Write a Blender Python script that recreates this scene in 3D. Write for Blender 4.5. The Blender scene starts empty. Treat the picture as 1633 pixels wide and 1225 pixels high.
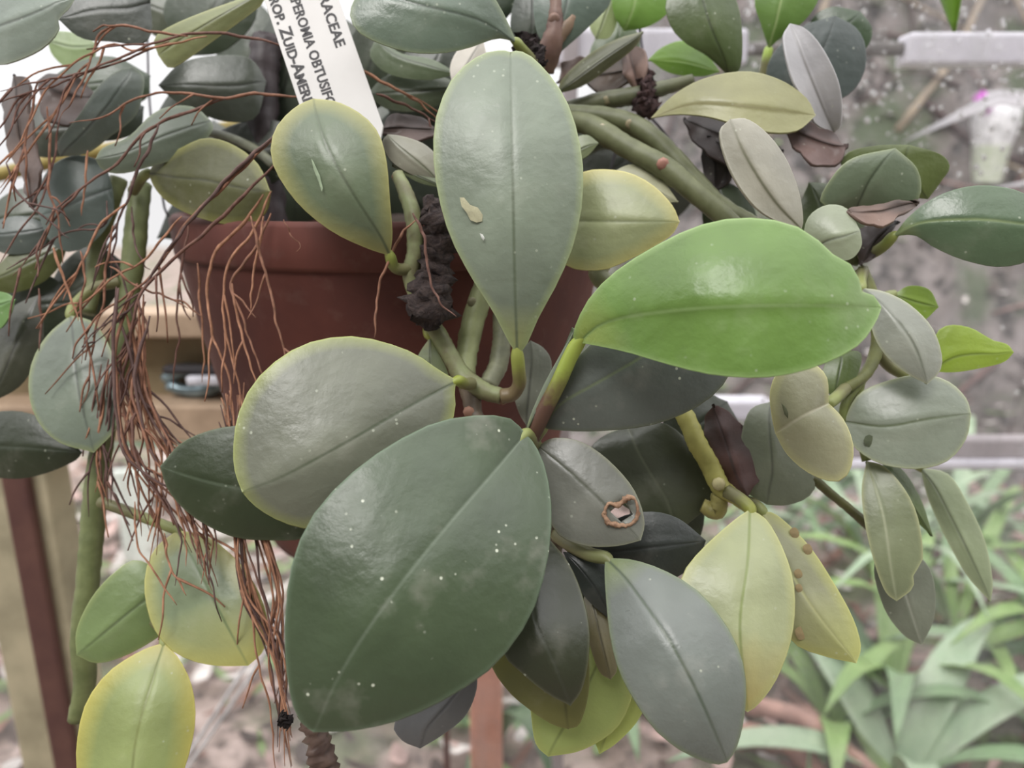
import bpy, math, random
from mathutils import Vector, noise
random.seed(7)
sc = bpy.context.scene
COL = sc.collection

# ------------------------------------------------------------------ camera, sky, light
CAMZ, PITCH, F = 0.60, math.radians(15.0), 1226.0
cam_d = bpy.data.cameras.new('camera'); cam = bpy.data.objects.new('camera', cam_d); COL.objects.link(cam)
cam.location = (0, 0, CAMZ); cam.rotation_euler = (math.radians(75.0), 0, 0)
cam_d.sensor_fit = 'HORIZONTAL'; cam_d.sensor_width = 36.0; cam_d.lens = F / 1633.0 * 36.0
cam_d.clip_start = 0.01
cam_d.dof.use_dof = True; cam_d.dof.focus_distance = 0.24; cam_d.dof.aperture_fstop = 8.4
sc.camera = cam
sc.view_settings.view_transform = 'Standard'; sc.view_settings.look = 'None'
sc.view_settings.gamma = 1.0; sc.view_settings.use_curve_mapping = False
sc.view_settings.exposure = 0.42

world = bpy.data.worlds.new('overcast_sky'); sc.world = world; world.use_nodes = True
wn, wl = world.node_tree.nodes, world.node_tree.links
wn.clear()
wo = wn.new('ShaderNodeOutputWorld'); bg = wn.new('ShaderNodeBackground')
tc = wn.new('ShaderNodeTexCoord'); sx = wn.new('ShaderNodeSeparateXYZ'); rp = wn.new('ShaderNodeValToRGB')
wl.new(tc.outputs['Generated'], sx.inputs[0]); wl.new(sx.outputs['Z'], rp.inputs['Fac'])
rp.color_ramp.elements[0].position = 0.0; rp.color_ramp.elements[0].color = (0.66, 0.655, 0.66, 1)
rp.color_ramp.elements[1].position = 1.0; rp.color_ramp.elements[1].color = (2.05, 2.04, 2.06, 1)
wl.new(rp.outputs['Color'], bg.inputs['Color']); bg.inputs['Strength'].default_value = 1.0
wl.new(bg.outputs[0], wo.inputs['Surface'])

sun_d = bpy.data.lights.new('veiled_sun', 'SUN'); sun_d.energy = 1.25; sun_d.angle = math.radians(24)
sun_d.color = (1.0, 0.97, 0.94)
sun = bpy.data.objects.new('veiled_sun', sun_d); COL.objects.link(sun)
sun.rotation_euler = (math.radians(38), math.radians(-18), 0); sun.location = (0, 0, 4)

# ------------------------------------------------------------------ helpers
CP, SP = math.cos(PITCH), math.sin(PITCH)
def P(px, py, d):
    """photo pixel and distance along the view (cm) -> place in the greenhouse (m)"""
    d = d / 100.0
    a = (px - 816.5) / F * d; b = (612.5 - py) / F * d
    return Vector((a, CP * d + SP * b, CAMZ - SP * d + CP * b))

def lin(c):
    return tuple(((v / 255) / 12.92 if v <= 10 else ((v / 255 + 0.055) / 1.055) ** 2.4) for v in c)
def rgba(c, k=1.0):
    return tuple(min(1.0, v * k) for v in lin(c)) + (1.0,)

def catmull(pts, n):
    """n points evenly spaced along a smooth curve through pts (tuples of any length)"""
    if len(pts) == 2:
        return [tuple(a + (b - a) * i / (n - 1) for a, b in zip(*pts)) for i in range(n)]
    q = [tuple(2 * a - b for a, b in zip(pts[0], pts[1]))] + list(pts) + [tuple(2 * a - b for a, b in zip(pts[-1], pts[-2]))]
    out = []
    for i in range(1, len(q) - 2):
        p0, p1, p2, p3 = q[i - 1:i + 3]
        for s in range(12):
            t = s / 12
            out.append(tuple(0.5 * (2 * b + (c - a) * t + (2 * a - 5 * b + 4 * c - d) * t * t + (3 * b - a - 3 * c + d) * t ** 3)
                             for a, b, c, d in zip(p0, p1, p2, p3)))
    out.append(tuple(pts[-1]))
    L = [0.0]
    for a, b in zip(out, out[1:]):
        L.append(L[-1] + math.dist(a[:2], b[:2]) + 1e-9 + (abs(a[2] - b[2]) if len(a) > 2 else 0))
    return out, L
def resample(pts, us):
    r = catmull(pts, 2)
    if isinstance(r, list):
        a, b = r
        return [tuple(x + (y - x) * u for x, y in zip(a, b)) for u in us]
    out, L = r
    res, k = [], 0
    for u in us:
        t = u * L[-1]
        while k < len(L) - 2 and L[k + 1] < t: k += 1
        f = (t - L[k]) / max(1e-9, L[k + 1] - L[k]); f = max(0, min(1, f))
        res.append(tuple(x + (y - x) * f for x, y in zip(out[k], out[k + 1])))
    return res

def link(name, verts, faces, mat, parent=None, smooth=True, label=None):
    """one mesh object, its origin at its own middle"""
    c = Vector((0, 0, 0))
    for v in verts: c += Vector(v)
    c /= max(1, len(verts))
    me = bpy.data.meshes.new(name)
    me.from_pydata([tuple(Vector(v) - c) for v in verts], [], faces)
    for m in (mat if isinstance(mat, (list, tuple)) else [mat]): me.materials.append(m)
    if smooth: me.shade_smooth()
    o = bpy.data.objects.new(name, me); COL.objects.link(o)
    o.location = c
    if parent is not None:
        o.parent = parent
        off = Vector(parent['_w']) if '_w' in parent else Vector((0, 0, 0))
        o.location = c - off
    o['_w'] = tuple(c)
    if label: o['label'] = label
    return o

def thing(name, label, cat, loc, group=None, kind=None):
    o = bpy.data.objects.new(name, None); COL.objects.link(o)
    o.empty_display_size = 0.02; o.location = loc; o['_w'] = tuple(loc)
    tag(o, label, cat, group, kind)
    return o
def tag(o, label, cat=None, group=None, kind=None):
    if label: o['label'] = label
    if cat: o['category'] = cat
    if group: o['group'] = group
    if kind: o['kind'] = kind
    return o

def box(x0, x1, y0, y1, z0, z1):
    v = [(x, y, z) for x in (x0, x1) for y in (y0, y1) for z in (z0, z1)]
    f = [(0, 1, 3, 2), (4, 6, 7, 5), (0, 4, 5, 1), (2, 3, 7, 6), (0, 2, 6, 4), (1, 5, 7, 3)]
    return v, f
def bevel(o, w, seg=2):
    m = o.modifiers.new('edge', 'BEVEL'); m.width = w; m.segments = seg; m.limit_method = 'ANGLE'
    return o

def tube(pts, radii, sides=8, n=None, cap=True, wob=0.0, seed=0):
    """tube through world points; radii given per control point"""
    m = len(pts)
    n = n or max(4, m * 4)
    data = [tuple(p) + (r,) for p, r in zip([tuple(q) for q in pts], radii)]
    us = [i / (n - 1) for i in range(n)]
    r = catmull(data, 2)
    if isinstance(r, list):
        sm = resample(data, us)
    else:
        out, _ = r
        L = [0.0]
        for a, b in zip(out, out[1:]): L.append(L[-1] + math.dist(a[:3], b[:3]) + 1e-12)
        sm, k = [], 0
        for u in us:
            t = u * L[-1]
            while k < len(L) - 2 and L[k + 1] < t: k += 1
            f = max(0, min(1, (t - L[k]) / (L[k + 1] - L[k])))
            sm.append(tuple(x + (y - x) * f for x, y in zip(out[k], out[k + 1])))
    vs, fs = [], []
    pv = None; nrm = None
    for i, s in enumerate(sm):
        p = Vector(s[:3])
        t = (Vector(sm[min(i + 1, n - 1)][:3]) - Vector(sm[max(i - 1, 0)][:3])).normalized()
        if nrm is None:
            nrm = t.orthogonal().normalized()
        else:
            nrm = (nrm - t * nrm.dot(t)).normalized()
        b = t.cross(nrm)
        for k in range(sides):
            a = 2 * math.pi * k / sides
            rr = s[3] * (1 + (wob * noise.noise(Vector((i * 0.7 + seed, math.cos(a) * 1.3, math.sin(a) * 1.3 + seed))) if wob else 0))
            vs.append(p + nrm * (math.cos(a) * rr) + b * (math.sin(a) * rr))
    for i in range(n - 1):
        for k in range(sides):
            k2 = (k + 1) % sides
            fs.append((i * sides + k, i * sides + k2, (i + 1) * sides + k2, (i + 1) * sides + k))
    if cap:
        fs.append(tuple(range(sides - 1, -1, -1))); fs.append(tuple((n - 1) * sides + k for k in range(sides)))
    return vs, fs
def ptube(pp, rad, **k):
    return tube([P(*p) for p in pp], rad, **k)

# ------------------------------------------------------------------ materials
def newmat(name):
    m = bpy.data.materials.new(name); m.use_nodes = True
    nt = m.node_tree; nt.nodes.clear()
    out = nt.nodes.new('ShaderNodeOutputMaterial'); b = nt.nodes.new('ShaderNodeBsdfPrincipled')
    nt.links.new(b.outputs[0], out.inputs['Surface'])
    return m, nt, b, out
def mixc(nt, fac, a, b, mode='MIX'):
    n = nt.nodes.new('ShaderNodeMix'); n.data_type = 'RGBA'; n.blend_type = mode
    for sock, val in ((n.inputs[0], fac), (n.inputs[6], a), (n.inputs[7], b)):
        if hasattr(val, 'links'): nt.links.new(val, sock)
        else: sock.default_value = val
    return n.outputs[2]
def mrange(nt, val, a, b, c, d, clamp=True):
    n = nt.nodes.new('ShaderNodeMapRange'); n.clamp = clamp
    nt.links.new(val, n.inputs[0])
    for i, v in enumerate((a, b, c, d)): n.inputs[1 + i].default_value = v
    return n.outputs[0]
def math_(nt, op, a, b=0.0):
    n = nt.nodes.new('ShaderNodeMath'); n.operation = op
    for s, v in ((n.inputs[0], a), (n.inputs[1], b)):
        if hasattr(v, 'links'): nt.links.new(v, s)
        else: s.default_value = v
    return n.outputs[0]
def texnoise(nt, vec, scale, detail=3.0, rough=0.55):
    n = nt.nodes.new('ShaderNodeTexNoise'); n.inputs['Scale'].default_value = scale
    n.inputs['Detail'].default_value = detail; n.inputs['Roughness'].default_value = rough
    nt.links.new(vec, n.inputs['Vector'])
    return n.outputs[0]
def objco(nt):
    return nt.nodes.new('ShaderNodeTexCoord').outputs['Object']
def bump(nt, h, strength, dist, bsdf):
    n = nt.nodes.new('ShaderNodeBump'); n.inputs['Strength'].default_value = strength; n.inputs['Distance'].default_value = dist
    nt.links.new(h, n.inputs['Height']); nt.links.new(n.outputs[0], bsdf.inputs['Normal'])

def plain(name, c, c2=None, scale=60.0, rough=0.6, b=0.3, dist=0.001, k=1.0, spec=0.5, metal=0.0):
    m, nt, bs, _ = newmat(name)
    co = objco(nt); n = texnoise(nt, co, scale, 5.0)
    c2 = c2 or tuple(v * 0.75 for v in c)
    nt.links.new(mixc(nt, mrange(nt, n, 0.35, 0.65, 0, 1), rgba(c, k), rgba(c2, k)), bs.inputs['Base Color'])
    bs.inputs['Roughness'].default_value = rough; bs.inputs['Specular IOR Level'].default_value = spec
    bs.inputs['Metallic'].default_value = metal
    if b: bump(nt, n, b, dist, bs)
    return m

LK = 0.88
_leafcache = {}
def soft(c, k=0.74):
    g = 0.3 * c[0] + 0.55 * c[1] + 0.15 * c[2]
    return tuple((g + (v - g) * k) * q for v, q in zip(c, (1.01, 1.0, 0.97)))
def leafmat(c, m=None, mw=3.0, tipc=None, tip0=0.55, rib=None, rough=0.36, tr=0.12, dust=0.4, mott=0.18, basec=None):
    key = (c, m, mw, tipc, tip0, rib, rough, tr, dust, mott, basec)
    if key in _leafcache: return _leafcache[key]
    mat, nt, bs, out = newmat('waxy_leaf')
    lum = 0.3 * c[0] + 0.6 * c[1] + 0.1 * c[2]
    bo = 1 + 0.05 * max(0, min(1, (lum - 112) / 25))
    c, m, tipc, rib, basec = [tuple(min(238, v * bo) for v in q) if q else None for q in (c, m, tipc, rib, basec)]
    LK = 0.50 + 0.42 * (0.3 * c[0] + 0.6 * c[1] + 0.1 * c[2]) / 130.0
    c, m, tipc, rib, basec = [soft(q) if q else None for q in (c, m, tipc, rib, basec)]
    def attr(nm):
        n = nt.nodes.new('ShaderNodeAttribute'); n.attribute_name = nm; return n.outputs['Fac']
    co = objco(nt)
    edge, mid, along = attr('edge_mm'), attr('mid_mm'), attr('along')
    big = texnoise(nt, co, 28.0, 3.0)
    fine = texnoise(nt, co, 420.0, 3.0)
    colr = rgba(c, LK)
    shade = mixc(nt, mrange(nt, big, 0.35, 0.68, 0, 1), rgba(tuple(v * (1 - mott * 0.5) for v in c), LK), rgba(tuple(min(255, v * (1 + mott * 0.5)) for v in c), LK))
    col = shade
    if basec:
        col = mixc(nt, mrange(nt, along, 0.17, 0.02, 0, 0.9), col, rgba(basec, LK))
    if tipc:
        ta = math_(nt, 'ADD', along, math_(nt, 'MULTIPLY', math_(nt, 'SUBTRACT', big, 0.5), 0.5))
        col = mixc(nt, mrange(nt, ta, tip0, 1.0, 0, 1), col, rgba(tipc, LK))
    if m:
        ew = math_(nt, 'ADD', edge, math_(nt, 'MULTIPLY', math_(nt, 'SUBTRACT', big, 0.5), mw * 1.6))
        col = mixc(nt, mrange(nt, ew, mw * 1.5, -0.3, 0, 0.85), col, rgba(m, LK))
    # pale cartilaginous margin
    pale = tuple(min(255, v * 1.12 + 12) for v in (m or c))
    col = mixc(nt, mrange(nt, edge, 0.7, 0.1, 0, 0.42), col, rgba(pale, LK))
    r = rib or tuple(v * 0.72 for v in c)
    col = mixc(nt, math_(nt, 'MULTIPLY', mrange(nt, mid, 0.75, 0.15, 0, 0.85), mrange(nt, along, 1.0, 0.6, 0.35, 1)), col, rgba(r, LK))
    # patches of dried limescale dust and finer dust specks
    pn = texnoise(nt, co, 46.0, 4.0, 0.6)
    col = mixc(nt, mrange(nt, pn, 0.56, 0.76, 0, 0.20 * dust + 0.05), col, rgba((196, 190, 180)))
    vo = nt.nodes.new('ShaderNodeTexVoronoi'); vo.inputs['Scale'].default_value = 260.0
    nt.links.new(co, vo.inputs['Vector'])
    msk = texnoise(nt, co, 90.0, 2.0)
    sp = math_(nt, 'MULTIPLY', mrange(nt, vo.outputs['Distance'], 0.15, 0.08, 0, 1), mrange(nt, msk, 0.52, 0.60, 0, 1))
    col = mixc(nt, math_(nt, 'MULTIPLY', sp, dust), col, rgba((205, 210, 190)))
    nt.links.new(col, bs.inputs['Base Color'])
    nt.links.new(mrange(nt, pn, 0.32, 0.68, rough - 0.08, rough + 0.16), bs.inputs['Roughness'])
    bs.inputs['IOR'].default_value = 1.52; bs.inputs['Coat Weight'].default_value = 0.25; bs.inputs['Coat Roughness'].default_value = 0.28
    bump(nt, math_(nt, 'ADD', math_(nt, 'MULTIPLY', fine, 0.25), texnoise(nt, co, 70.0, 2.0)), 0.34, 0.0022, bs)
    if tr:
        t = nt.nodes.new('ShaderNodeBsdfTranslucent'); mx = nt.nodes.new('ShaderNodeMixShader')
        nt.links.new(mixc(nt, 0.35, col, rgba(tuple(min(255, v * k) for v, k in zip(c, (1.05, 1.1, 0.7))), 0.8)), t.inputs['Color'])
        mx.inputs[0].default_value = tr
        nt.links.new(bs.outputs[0], mx.inputs[1]); nt.links.new(t.outputs[0], mx.inputs[2]); nt.links.new(mx.outputs[0], out.inputs['Surface'])
    _leafcache[key] = mat
    return mat

_pc = {}
def stemmat(c, c2=None, rough=0.5):
    k = (c, c2, rough)
    if k not in _pc: _pc[k] = plain('stem_skin', c, c2 or tuple(v * 0.8 for v in c), 160.0, rough, 0.25, 0.0006)
    return _pc[k]

def gradmat(c, c2):
    k = ('g', c, c2)
    if k in _pc: return _pc[k]
    m, nt, bs, _ = newmat('petiole_skin')
    n = nt.nodes.new('ShaderNodeAttribute'); n.attribute_name = 'along'
    ns = texnoise(nt, objco(nt), 200, 3.0)
    f = math_(nt, 'ADD', n.outputs['Fac'], math_(nt, 'MULTIPLY', math_(nt, 'SUBTRACT', ns, 0.5), 0.4))
    nt.links.new(mixc(nt, mrange(nt, f, 0.3, 0.65, 0, 1), rgba(c, 0.85), rgba(c2, 0.85)), bs.inputs['Base Color'])
    bs.inputs['Roughness'].default_value = 0.45
    _pc[k] = m
    return m
# ------------------------------------------------------------------ setting: ground, bank, glass, bars
def heightfield(name, x0, x1, y0, y1, nx, ny, fz, mat):
    vs, fs = [], []
    for j in range(ny):
        for i in range(nx):
            x = x0 + (x1 - x0) * i / (nx - 1); y = y0 + (y1 - y0) * j / (ny - 1)
            vs.append((x, y, fz(x, y)))
    for j in range(ny - 1):
        for i in range(nx - 1):
            a = j * nx + i; fs.append((a, a + 1, a + nx + 1, a + nx))
    return link(name, vs, fs, mat)

def soilmat(name, cols, scale):
    m, nt, bs, _ = newmat(name)
    co = objco(nt)
    n1 = texnoise(nt, co, scale, 6.0, 0.62); n2 = texnoise(nt, co, scale * 2.7, 5.0, 0.6); n3 = texnoise(nt, co, scale * 0.6, 3.0)
    a = mixc(nt, mrange(nt, n1, 0.38, 0.6, 0, 1), rgba(cols[0]), rgba(cols[1]))
    a = mixc(nt, mrange(nt, n2, 0.5, 0.62, 0, 1), a, rgba(cols[2]))
    a = mixc(nt, mrange(nt, n3, 0.5, 0.62, 0, 0.85), a, rgba(cols[3]))
    nt.links.new(a, bs.inputs['Base Color']); bs.inputs['Roughness'].default_value = 0.9
    bump(nt, n2, 0.8, 0.01, bs)
    return m
M_GROUND = soilmat('litter_soil', [(128, 112, 102), (176, 158, 150), (92, 80, 74), (104, 112, 86)], 11.0)
M_BANK = soilmat('weathered_bank', [(86, 80, 76), (134, 126, 124), (44, 42, 40), (78, 90, 66)], 9.0)

g = heightfield('ground', -5, 5, -3, 7, 81, 81, lambda x, y: 0.02 * noise.noise(Vector((x * 2.2, y * 2.2, 0))), M_GROUND)
tag(g, 'pale brown leaf-littered garden soil seen beyond the glass', 'ground', kind='structure')
def bankz(x, y):
    t = max(0, min(1, (y - 1.35) / 0.9)); s = max(0, min(1, (x - 0.1) / 0.55)); s = s * s * (3 - 2 * s)
    return -0.03 + t * t * (3 - 2 * t) * (0.10 + 1.5 * s) + 0.07 * t * noise.noise(Vector((x * 5, y * 5, 3)))
b = heightfield('earth_bank', -1.2, 4.5, 1.3, 3.4, 96, 44, bankz, M_BANK)
tag(b, 'grey-brown earth bank rising behind the wet glass', 'bank', kind='structure')

v, f = box(-2.6, 2.6, -1.05, -0.95, -0.02, 1.75)  # unseen wall, added to cut front light and darken leaf reflections
tag(link('added_shade_wall', v, f, plain('shade_wall_grey', (148, 146, 142), (122, 122, 116), 9, 0.9, 0.4, 0.01), smooth=False), 'unseen wall added behind the viewer to shade the front of the plant', 'wall', kind='structure')
# glass wall of the greenhouse with its bars
GD = 0.545          # wall plane, metres in front of the camera along the floor
wbar = plain('white_bar_paint', (222, 220, 228), (205, 202, 212), 25, 0.4, 0.1)
def pxz(px, py, y):
    """point of the vertical plane at floor distance y that shows at a pixel"""
    k = (612.5 - py) / F
    d = y / (CP + SP * k)
    return Vector(((px - 816.5) / F * d, y, CAMZ + d * (CP * k - SP)))
win = bpy.data.objects.new('window_1', None); COL.objects.link(win); win.location = (0.2, GD, 0); win['_w'] = (0.2, GD, 0)
tag(win, 'dirty droplet-covered greenhouse glazing behind the plant', 'window', kind='structure')
# dirty glass
gm, nt, bs, out = newmat('dirty_wet_glass')
co = objco(nt)
n1 = texnoise(nt, co, 9.0, 6.0, 0.65); n2 = texnoise(nt, co, 55.0, 4.0, 0.6)
mp = nt.nodes.new('ShaderNodeMapping'); mp.inputs['Scale'].default_value = (30, 30, 4); nt.links.new(co, mp.inputs['Vector'])
n3 = texnoise(nt, mp.outputs[0], 1.0, 4.0, 0.6)
bs.inputs['Base Color'].default_value = rgba((186, 184, 188)); bs.inputs['Roughness'].default_value = 0.55
tr_ = nt.nodes.new('ShaderNodeBsdfTransparent'); mx = nt.nodes.new('ShaderNodeMixShader')
film = math_(nt, 'ADD', math_(nt, 'ADD', mrange(nt, n1, 0.35, 0.75, 0.0, 0.17), mrange(nt, n2, 0.55, 0.75, 0, 0.12)), mrange(nt, n3, 0.55, 0.75, 0, 0.14))
nt.links.new(film, mx.inputs[0]); nt.links.new(tr_.outputs[0], mx.inputs[1]); nt.links.new(bs.outputs[0], mx.inputs[2]); nt.links.new(mx.outputs[0], out.inputs['Surface'])
v, f = box(0.045, 0.75, GD, GD + 0.004, 0.05, 1.05)
link('glass_pane', v, f, gm, win, smooth=False)
v, f = box(-0.75, 0.039, GD, GD + 0.004, 0.05, 0.395)
link('glass_pane', v, f, gm, win, smooth=False)
def bar(pxa, pxb, pya, pyb, y, th, mat, nm='glazing_bar'):
    a, c = pxz(pxa, pya, y), pxz(pxb, pyb, y)
    v, f = box(a.x, c.x, y, y + th, c.z, a.z)
    return bevel(link(nm, v, f, mat, win, smooth=False), 0.003)
bar(1453, 1800, 50, 104, GD + 0.012, 0.02, wbar)
bar(880, 1192, 44, 104, GD + 0.012, 0.02, wbar)
greybar = plain('grey_bar_paint', (168, 160, 162), (150, 142, 144), 25, 0.4, 0.1)
bar(1090, 1800, 700, 734, GD + 0.012, 0.014, greybar)
bar(1090, 1800, 735, 751, GD + 0.008, 0.022, wbar)
bar(1125, 1230, 640, 672, GD + 0.03, 0.02, wbar)
bar(1185, 1460, 66, 88, GD + 0.018, 0.008, plain('weathered_bar', (112, 106, 102), None, 25, 0.6, 0.1))
for xa in (0.034, 0.752):
    v, f = box(xa, xa + 0.010, GD + 0.002, GD + 0.03, -0.01, 1.06)
    bevel(link('glazing_bar', v, f, greybar, win, smooth=False), 0.002)
# water droplets on the glass
dm, nt, bs, _ = newmat('water_drop'); bs.inputs['Base Color'].default_value = (0.9, 0.9, 0.92, 1); bs.inputs['Roughness'].default_value = 0.08
bs.inputs['Transmission Weight'].default_value = 0.75; bs.inputs['IOR'].default_value = 1.33
vs, fs = [], []
rd = random.Random(3)
def drop(cx, cz, r, ydir=-1):
    o = len(vs); y0 = GD - 0.0002
    for j, (rr, h) in enumerate(((1, 0), (0.8, 0.35), (0.45, 0.55))):
        for k in range(8):
            a = k * math.pi / 4; vs.append((cx + math.cos(a) * rr * r, y0 - h * r, cz + math.sin(a) * rr * r * 1.15))
    vs.append((cx, y0 - 0.6 * r, cz))
    for j in range(2):
        for k in range(8):
            fs.append((o + j * 8 + k, o + j * 8 + (k + 1) % 8, o + j * 8 + 8 + (k + 1) % 8, o + j * 8 + 8 + k))
    for k in range(8): fs.append((o + 16 + k, o + 16 + (k + 1) % 8, o + 24))
for i in range(420):
    px = rd.uniform(1180, 1640); py = rd.uniform(0, 340) if rd.random() < 0.75 else rd.uniform(340, 1100)
    q = pxz(px, py, GD); drop(q.x, q.z, rd.choice((0.0007, 0.0009, 0.0012, 0.0018)) * rd.uniform(0.7, 1.2))
tag(link('water_droplets', vs, fs, dm, win), None, kind='stuff')

# ------------------------------------------------------------------ wooden staging at the left
wood = plain('pale_timber', (184, 160, 136), (160, 138, 116), 40, 0.7, 0.3, 0.001)
wood_d = plain('beige_timber', (150, 136, 106), (134, 118, 92), 40, 0.7, 0.3, 0.001)  # darker beige timber for the back board
strip = plain('brown_batten', (100, 68, 60), (84, 54, 50), 50, 0.6, 0.25)
YB = 0.50
st = thing('wooden_staging', 'pale timber staging with two rails and a leg behind the hanging roots', 'bench', (-0.22, YB, 0.0))
def rail(pxa, pxb, pya, pyb, y, th, mat, nm):
    a, c = pxz(pxa, pya, y), pxz(pxb, pyb, y)
    v, f = box(a.x, c.x, y, y + th, c.z, a.z)
    return bevel(link(nm, v, f, mat, st, smooth=False), 0.002)
rail(-140, 760, 500, 540, YB, 0.035, wood, 'rail')
rail(-140, 760, 648, 705, YB, 0.045, wood, 'rail')
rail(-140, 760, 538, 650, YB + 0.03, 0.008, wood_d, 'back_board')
def leg(pxa, pxb, mat, nm, y, th, pyt=700):
    a, c = pxz(pxa, pyt, y), pxz(pxb, pyt, y)
    v, f = box(a.x, c.x, y, y + th, -0.01, a.z)
    return bevel(link(nm, v, f, mat, st, smooth=False), 0.002)
leg(-70, 60, plain('mossy_timber', (186, 176, 148), (150, 142, 118), 25, 0.8, 0.4), 'leg', YB - 0.005, 0.03, 690)
leg(-14, 28, strip, 'batten', YB - 0.013, 0.008, 690)
# small metal clasp lying on the lower rail
cl = thing('metal_clasp', 'small blue-grey metal clasp lying on the lower timber rail', 'clasp', pxz(305, 622, YB + 0.012))
steel = plain('worn_steel', (150, 170, 178), (90, 100, 104), 80, 0.25, 0.2, 0.0005, metal=0.6)
blk = plain('black_rubber', (50, 46, 50), None, 60, 0.6)
a = pxz(305, 603, YB + 0.012)
v, f = ptube([(262, 606, 54), (285, 592, 54), (315, 590, 54), (345, 600, 54), (352, 612, 54), (330, 620, 54), (295, 622, 54), (268, 614, 54)], [0.004, 0.0055, 0.005, 0.006, 0.005, 0.006, 0.005, 0.004], sides=8, n=24)
link('clasp_loop', v, f, steel, cl)
v, f = box(a.x - 0.018, a.x + 0.02, a.y - 0.004, a.y + 0.006, a.z + 0.003, a.z + 0.009)
bevel(link('clasp_spring', v, f, blk, cl), 0.002)
v, f = box(a.x + 0.0, a.x + 0.022, a.y - 0.009, a.y - 0.003, a.z - 0.003, a.z + 0.003)
bevel(link('clasp_plate', v, f, plain('white_enamel', (235, 235, 245), None, 60, 0.3), cl), 0.001)

# ------------------------------------------------------------------ pot
RIMZ = CAMZ - 0.0155; PC = Vector((-0.0562, 0.3826, RIMZ)); RR = 0.102
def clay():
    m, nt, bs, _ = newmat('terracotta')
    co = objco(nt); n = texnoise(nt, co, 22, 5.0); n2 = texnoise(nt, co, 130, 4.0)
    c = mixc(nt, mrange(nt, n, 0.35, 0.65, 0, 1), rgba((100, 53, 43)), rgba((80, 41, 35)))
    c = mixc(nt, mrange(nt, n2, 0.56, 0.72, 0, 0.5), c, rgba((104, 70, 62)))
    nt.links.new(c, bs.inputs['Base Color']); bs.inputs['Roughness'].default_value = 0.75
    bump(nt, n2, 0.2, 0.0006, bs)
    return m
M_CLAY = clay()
def lathe(name, prof, mat, parent, c=PC, n=72):
    vs, fs = [], []
    for r, z in prof:
        for k in range(n):
            a = 2 * math.pi * k / n; vs.append((c.x + r * math.cos(a), c.y + r * math.sin(a), c.z + z))
    for j in range(len(prof) - 1):
        for k in range(n):
            fs.append((j * n + k, j * n + (k + 1) % n, (j + 1) * n + (k + 1) % n, (j + 1) * n + k))
    return link(name, vs, fs, mat, parent)
pot = thing('terracotta_pot', 'dark red terracotta pot hanging behind the leaves', 'pot', PC - Vector((0, 0, 0.16)))
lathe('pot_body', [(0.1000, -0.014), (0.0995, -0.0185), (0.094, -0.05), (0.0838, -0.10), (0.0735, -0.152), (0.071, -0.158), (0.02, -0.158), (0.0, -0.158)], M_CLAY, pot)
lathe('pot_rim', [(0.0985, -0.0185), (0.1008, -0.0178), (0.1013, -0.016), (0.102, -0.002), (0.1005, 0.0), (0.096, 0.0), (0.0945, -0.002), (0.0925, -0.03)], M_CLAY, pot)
soil_m = soilmat('dark_potting_soil', [(58, 46, 40), (82, 66, 56), (40, 32, 30), (70, 58, 44)], 60.0)
vs, fs = [], []
for j in range(10):
    for k in range(40):
        r = 0.0925 * j / 9; a = 2 * math.pi * k / 40
        x, y = PC.x + r * math.cos(a), PC.y + r * math.sin(a)
        vs.append((x, y, PC.z - 0.014 + 0.012 * (1 - j / 9) + 0.005 * noise.noise(Vector((x * 60, y * 60, 0)))))
for j in range(9):
    for k in range(40):
        fs.append((j * 40 + k, (j + 1) * 40 + k, (j + 1) * 40 + (k + 1) % 40, j * 40 + (k + 1) % 40))
tag(link('potting_soil', vs, fs, soil_m), 'dark crumbly soil filling the terracotta pot', 'soil', kind='stuff')

# hanging wires
wire_m = plain('grey_wire', (98, 96, 102), (78, 74, 78), 90, 0.4, 0.2, metal=0.5)
wh = thing('wire_hanger', 'thin grey wire hanger holding the pot', 'wire', PC)
for pp in ([(232, -60, 36), (235, 60, 36), (240, 180, 35.6), (262, 330, 35.2), (268, 345, 35.2)],
           [(1008, -60, 33), (1022, 60, 33), (1030, 125, 33), (1024, 172, 33), (985, 232, 34.5), (962, 330, 35.5)],
           [(1014, 164, 33), (1045, 195, 33), (1070, 225, 33.4), (1082, 240, 33.6)]):
    v, f = ptube(pp, [0.0006] * len(pp), sides=6, n=24)
    link('wire', v, f, wire_m, wh)

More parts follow.
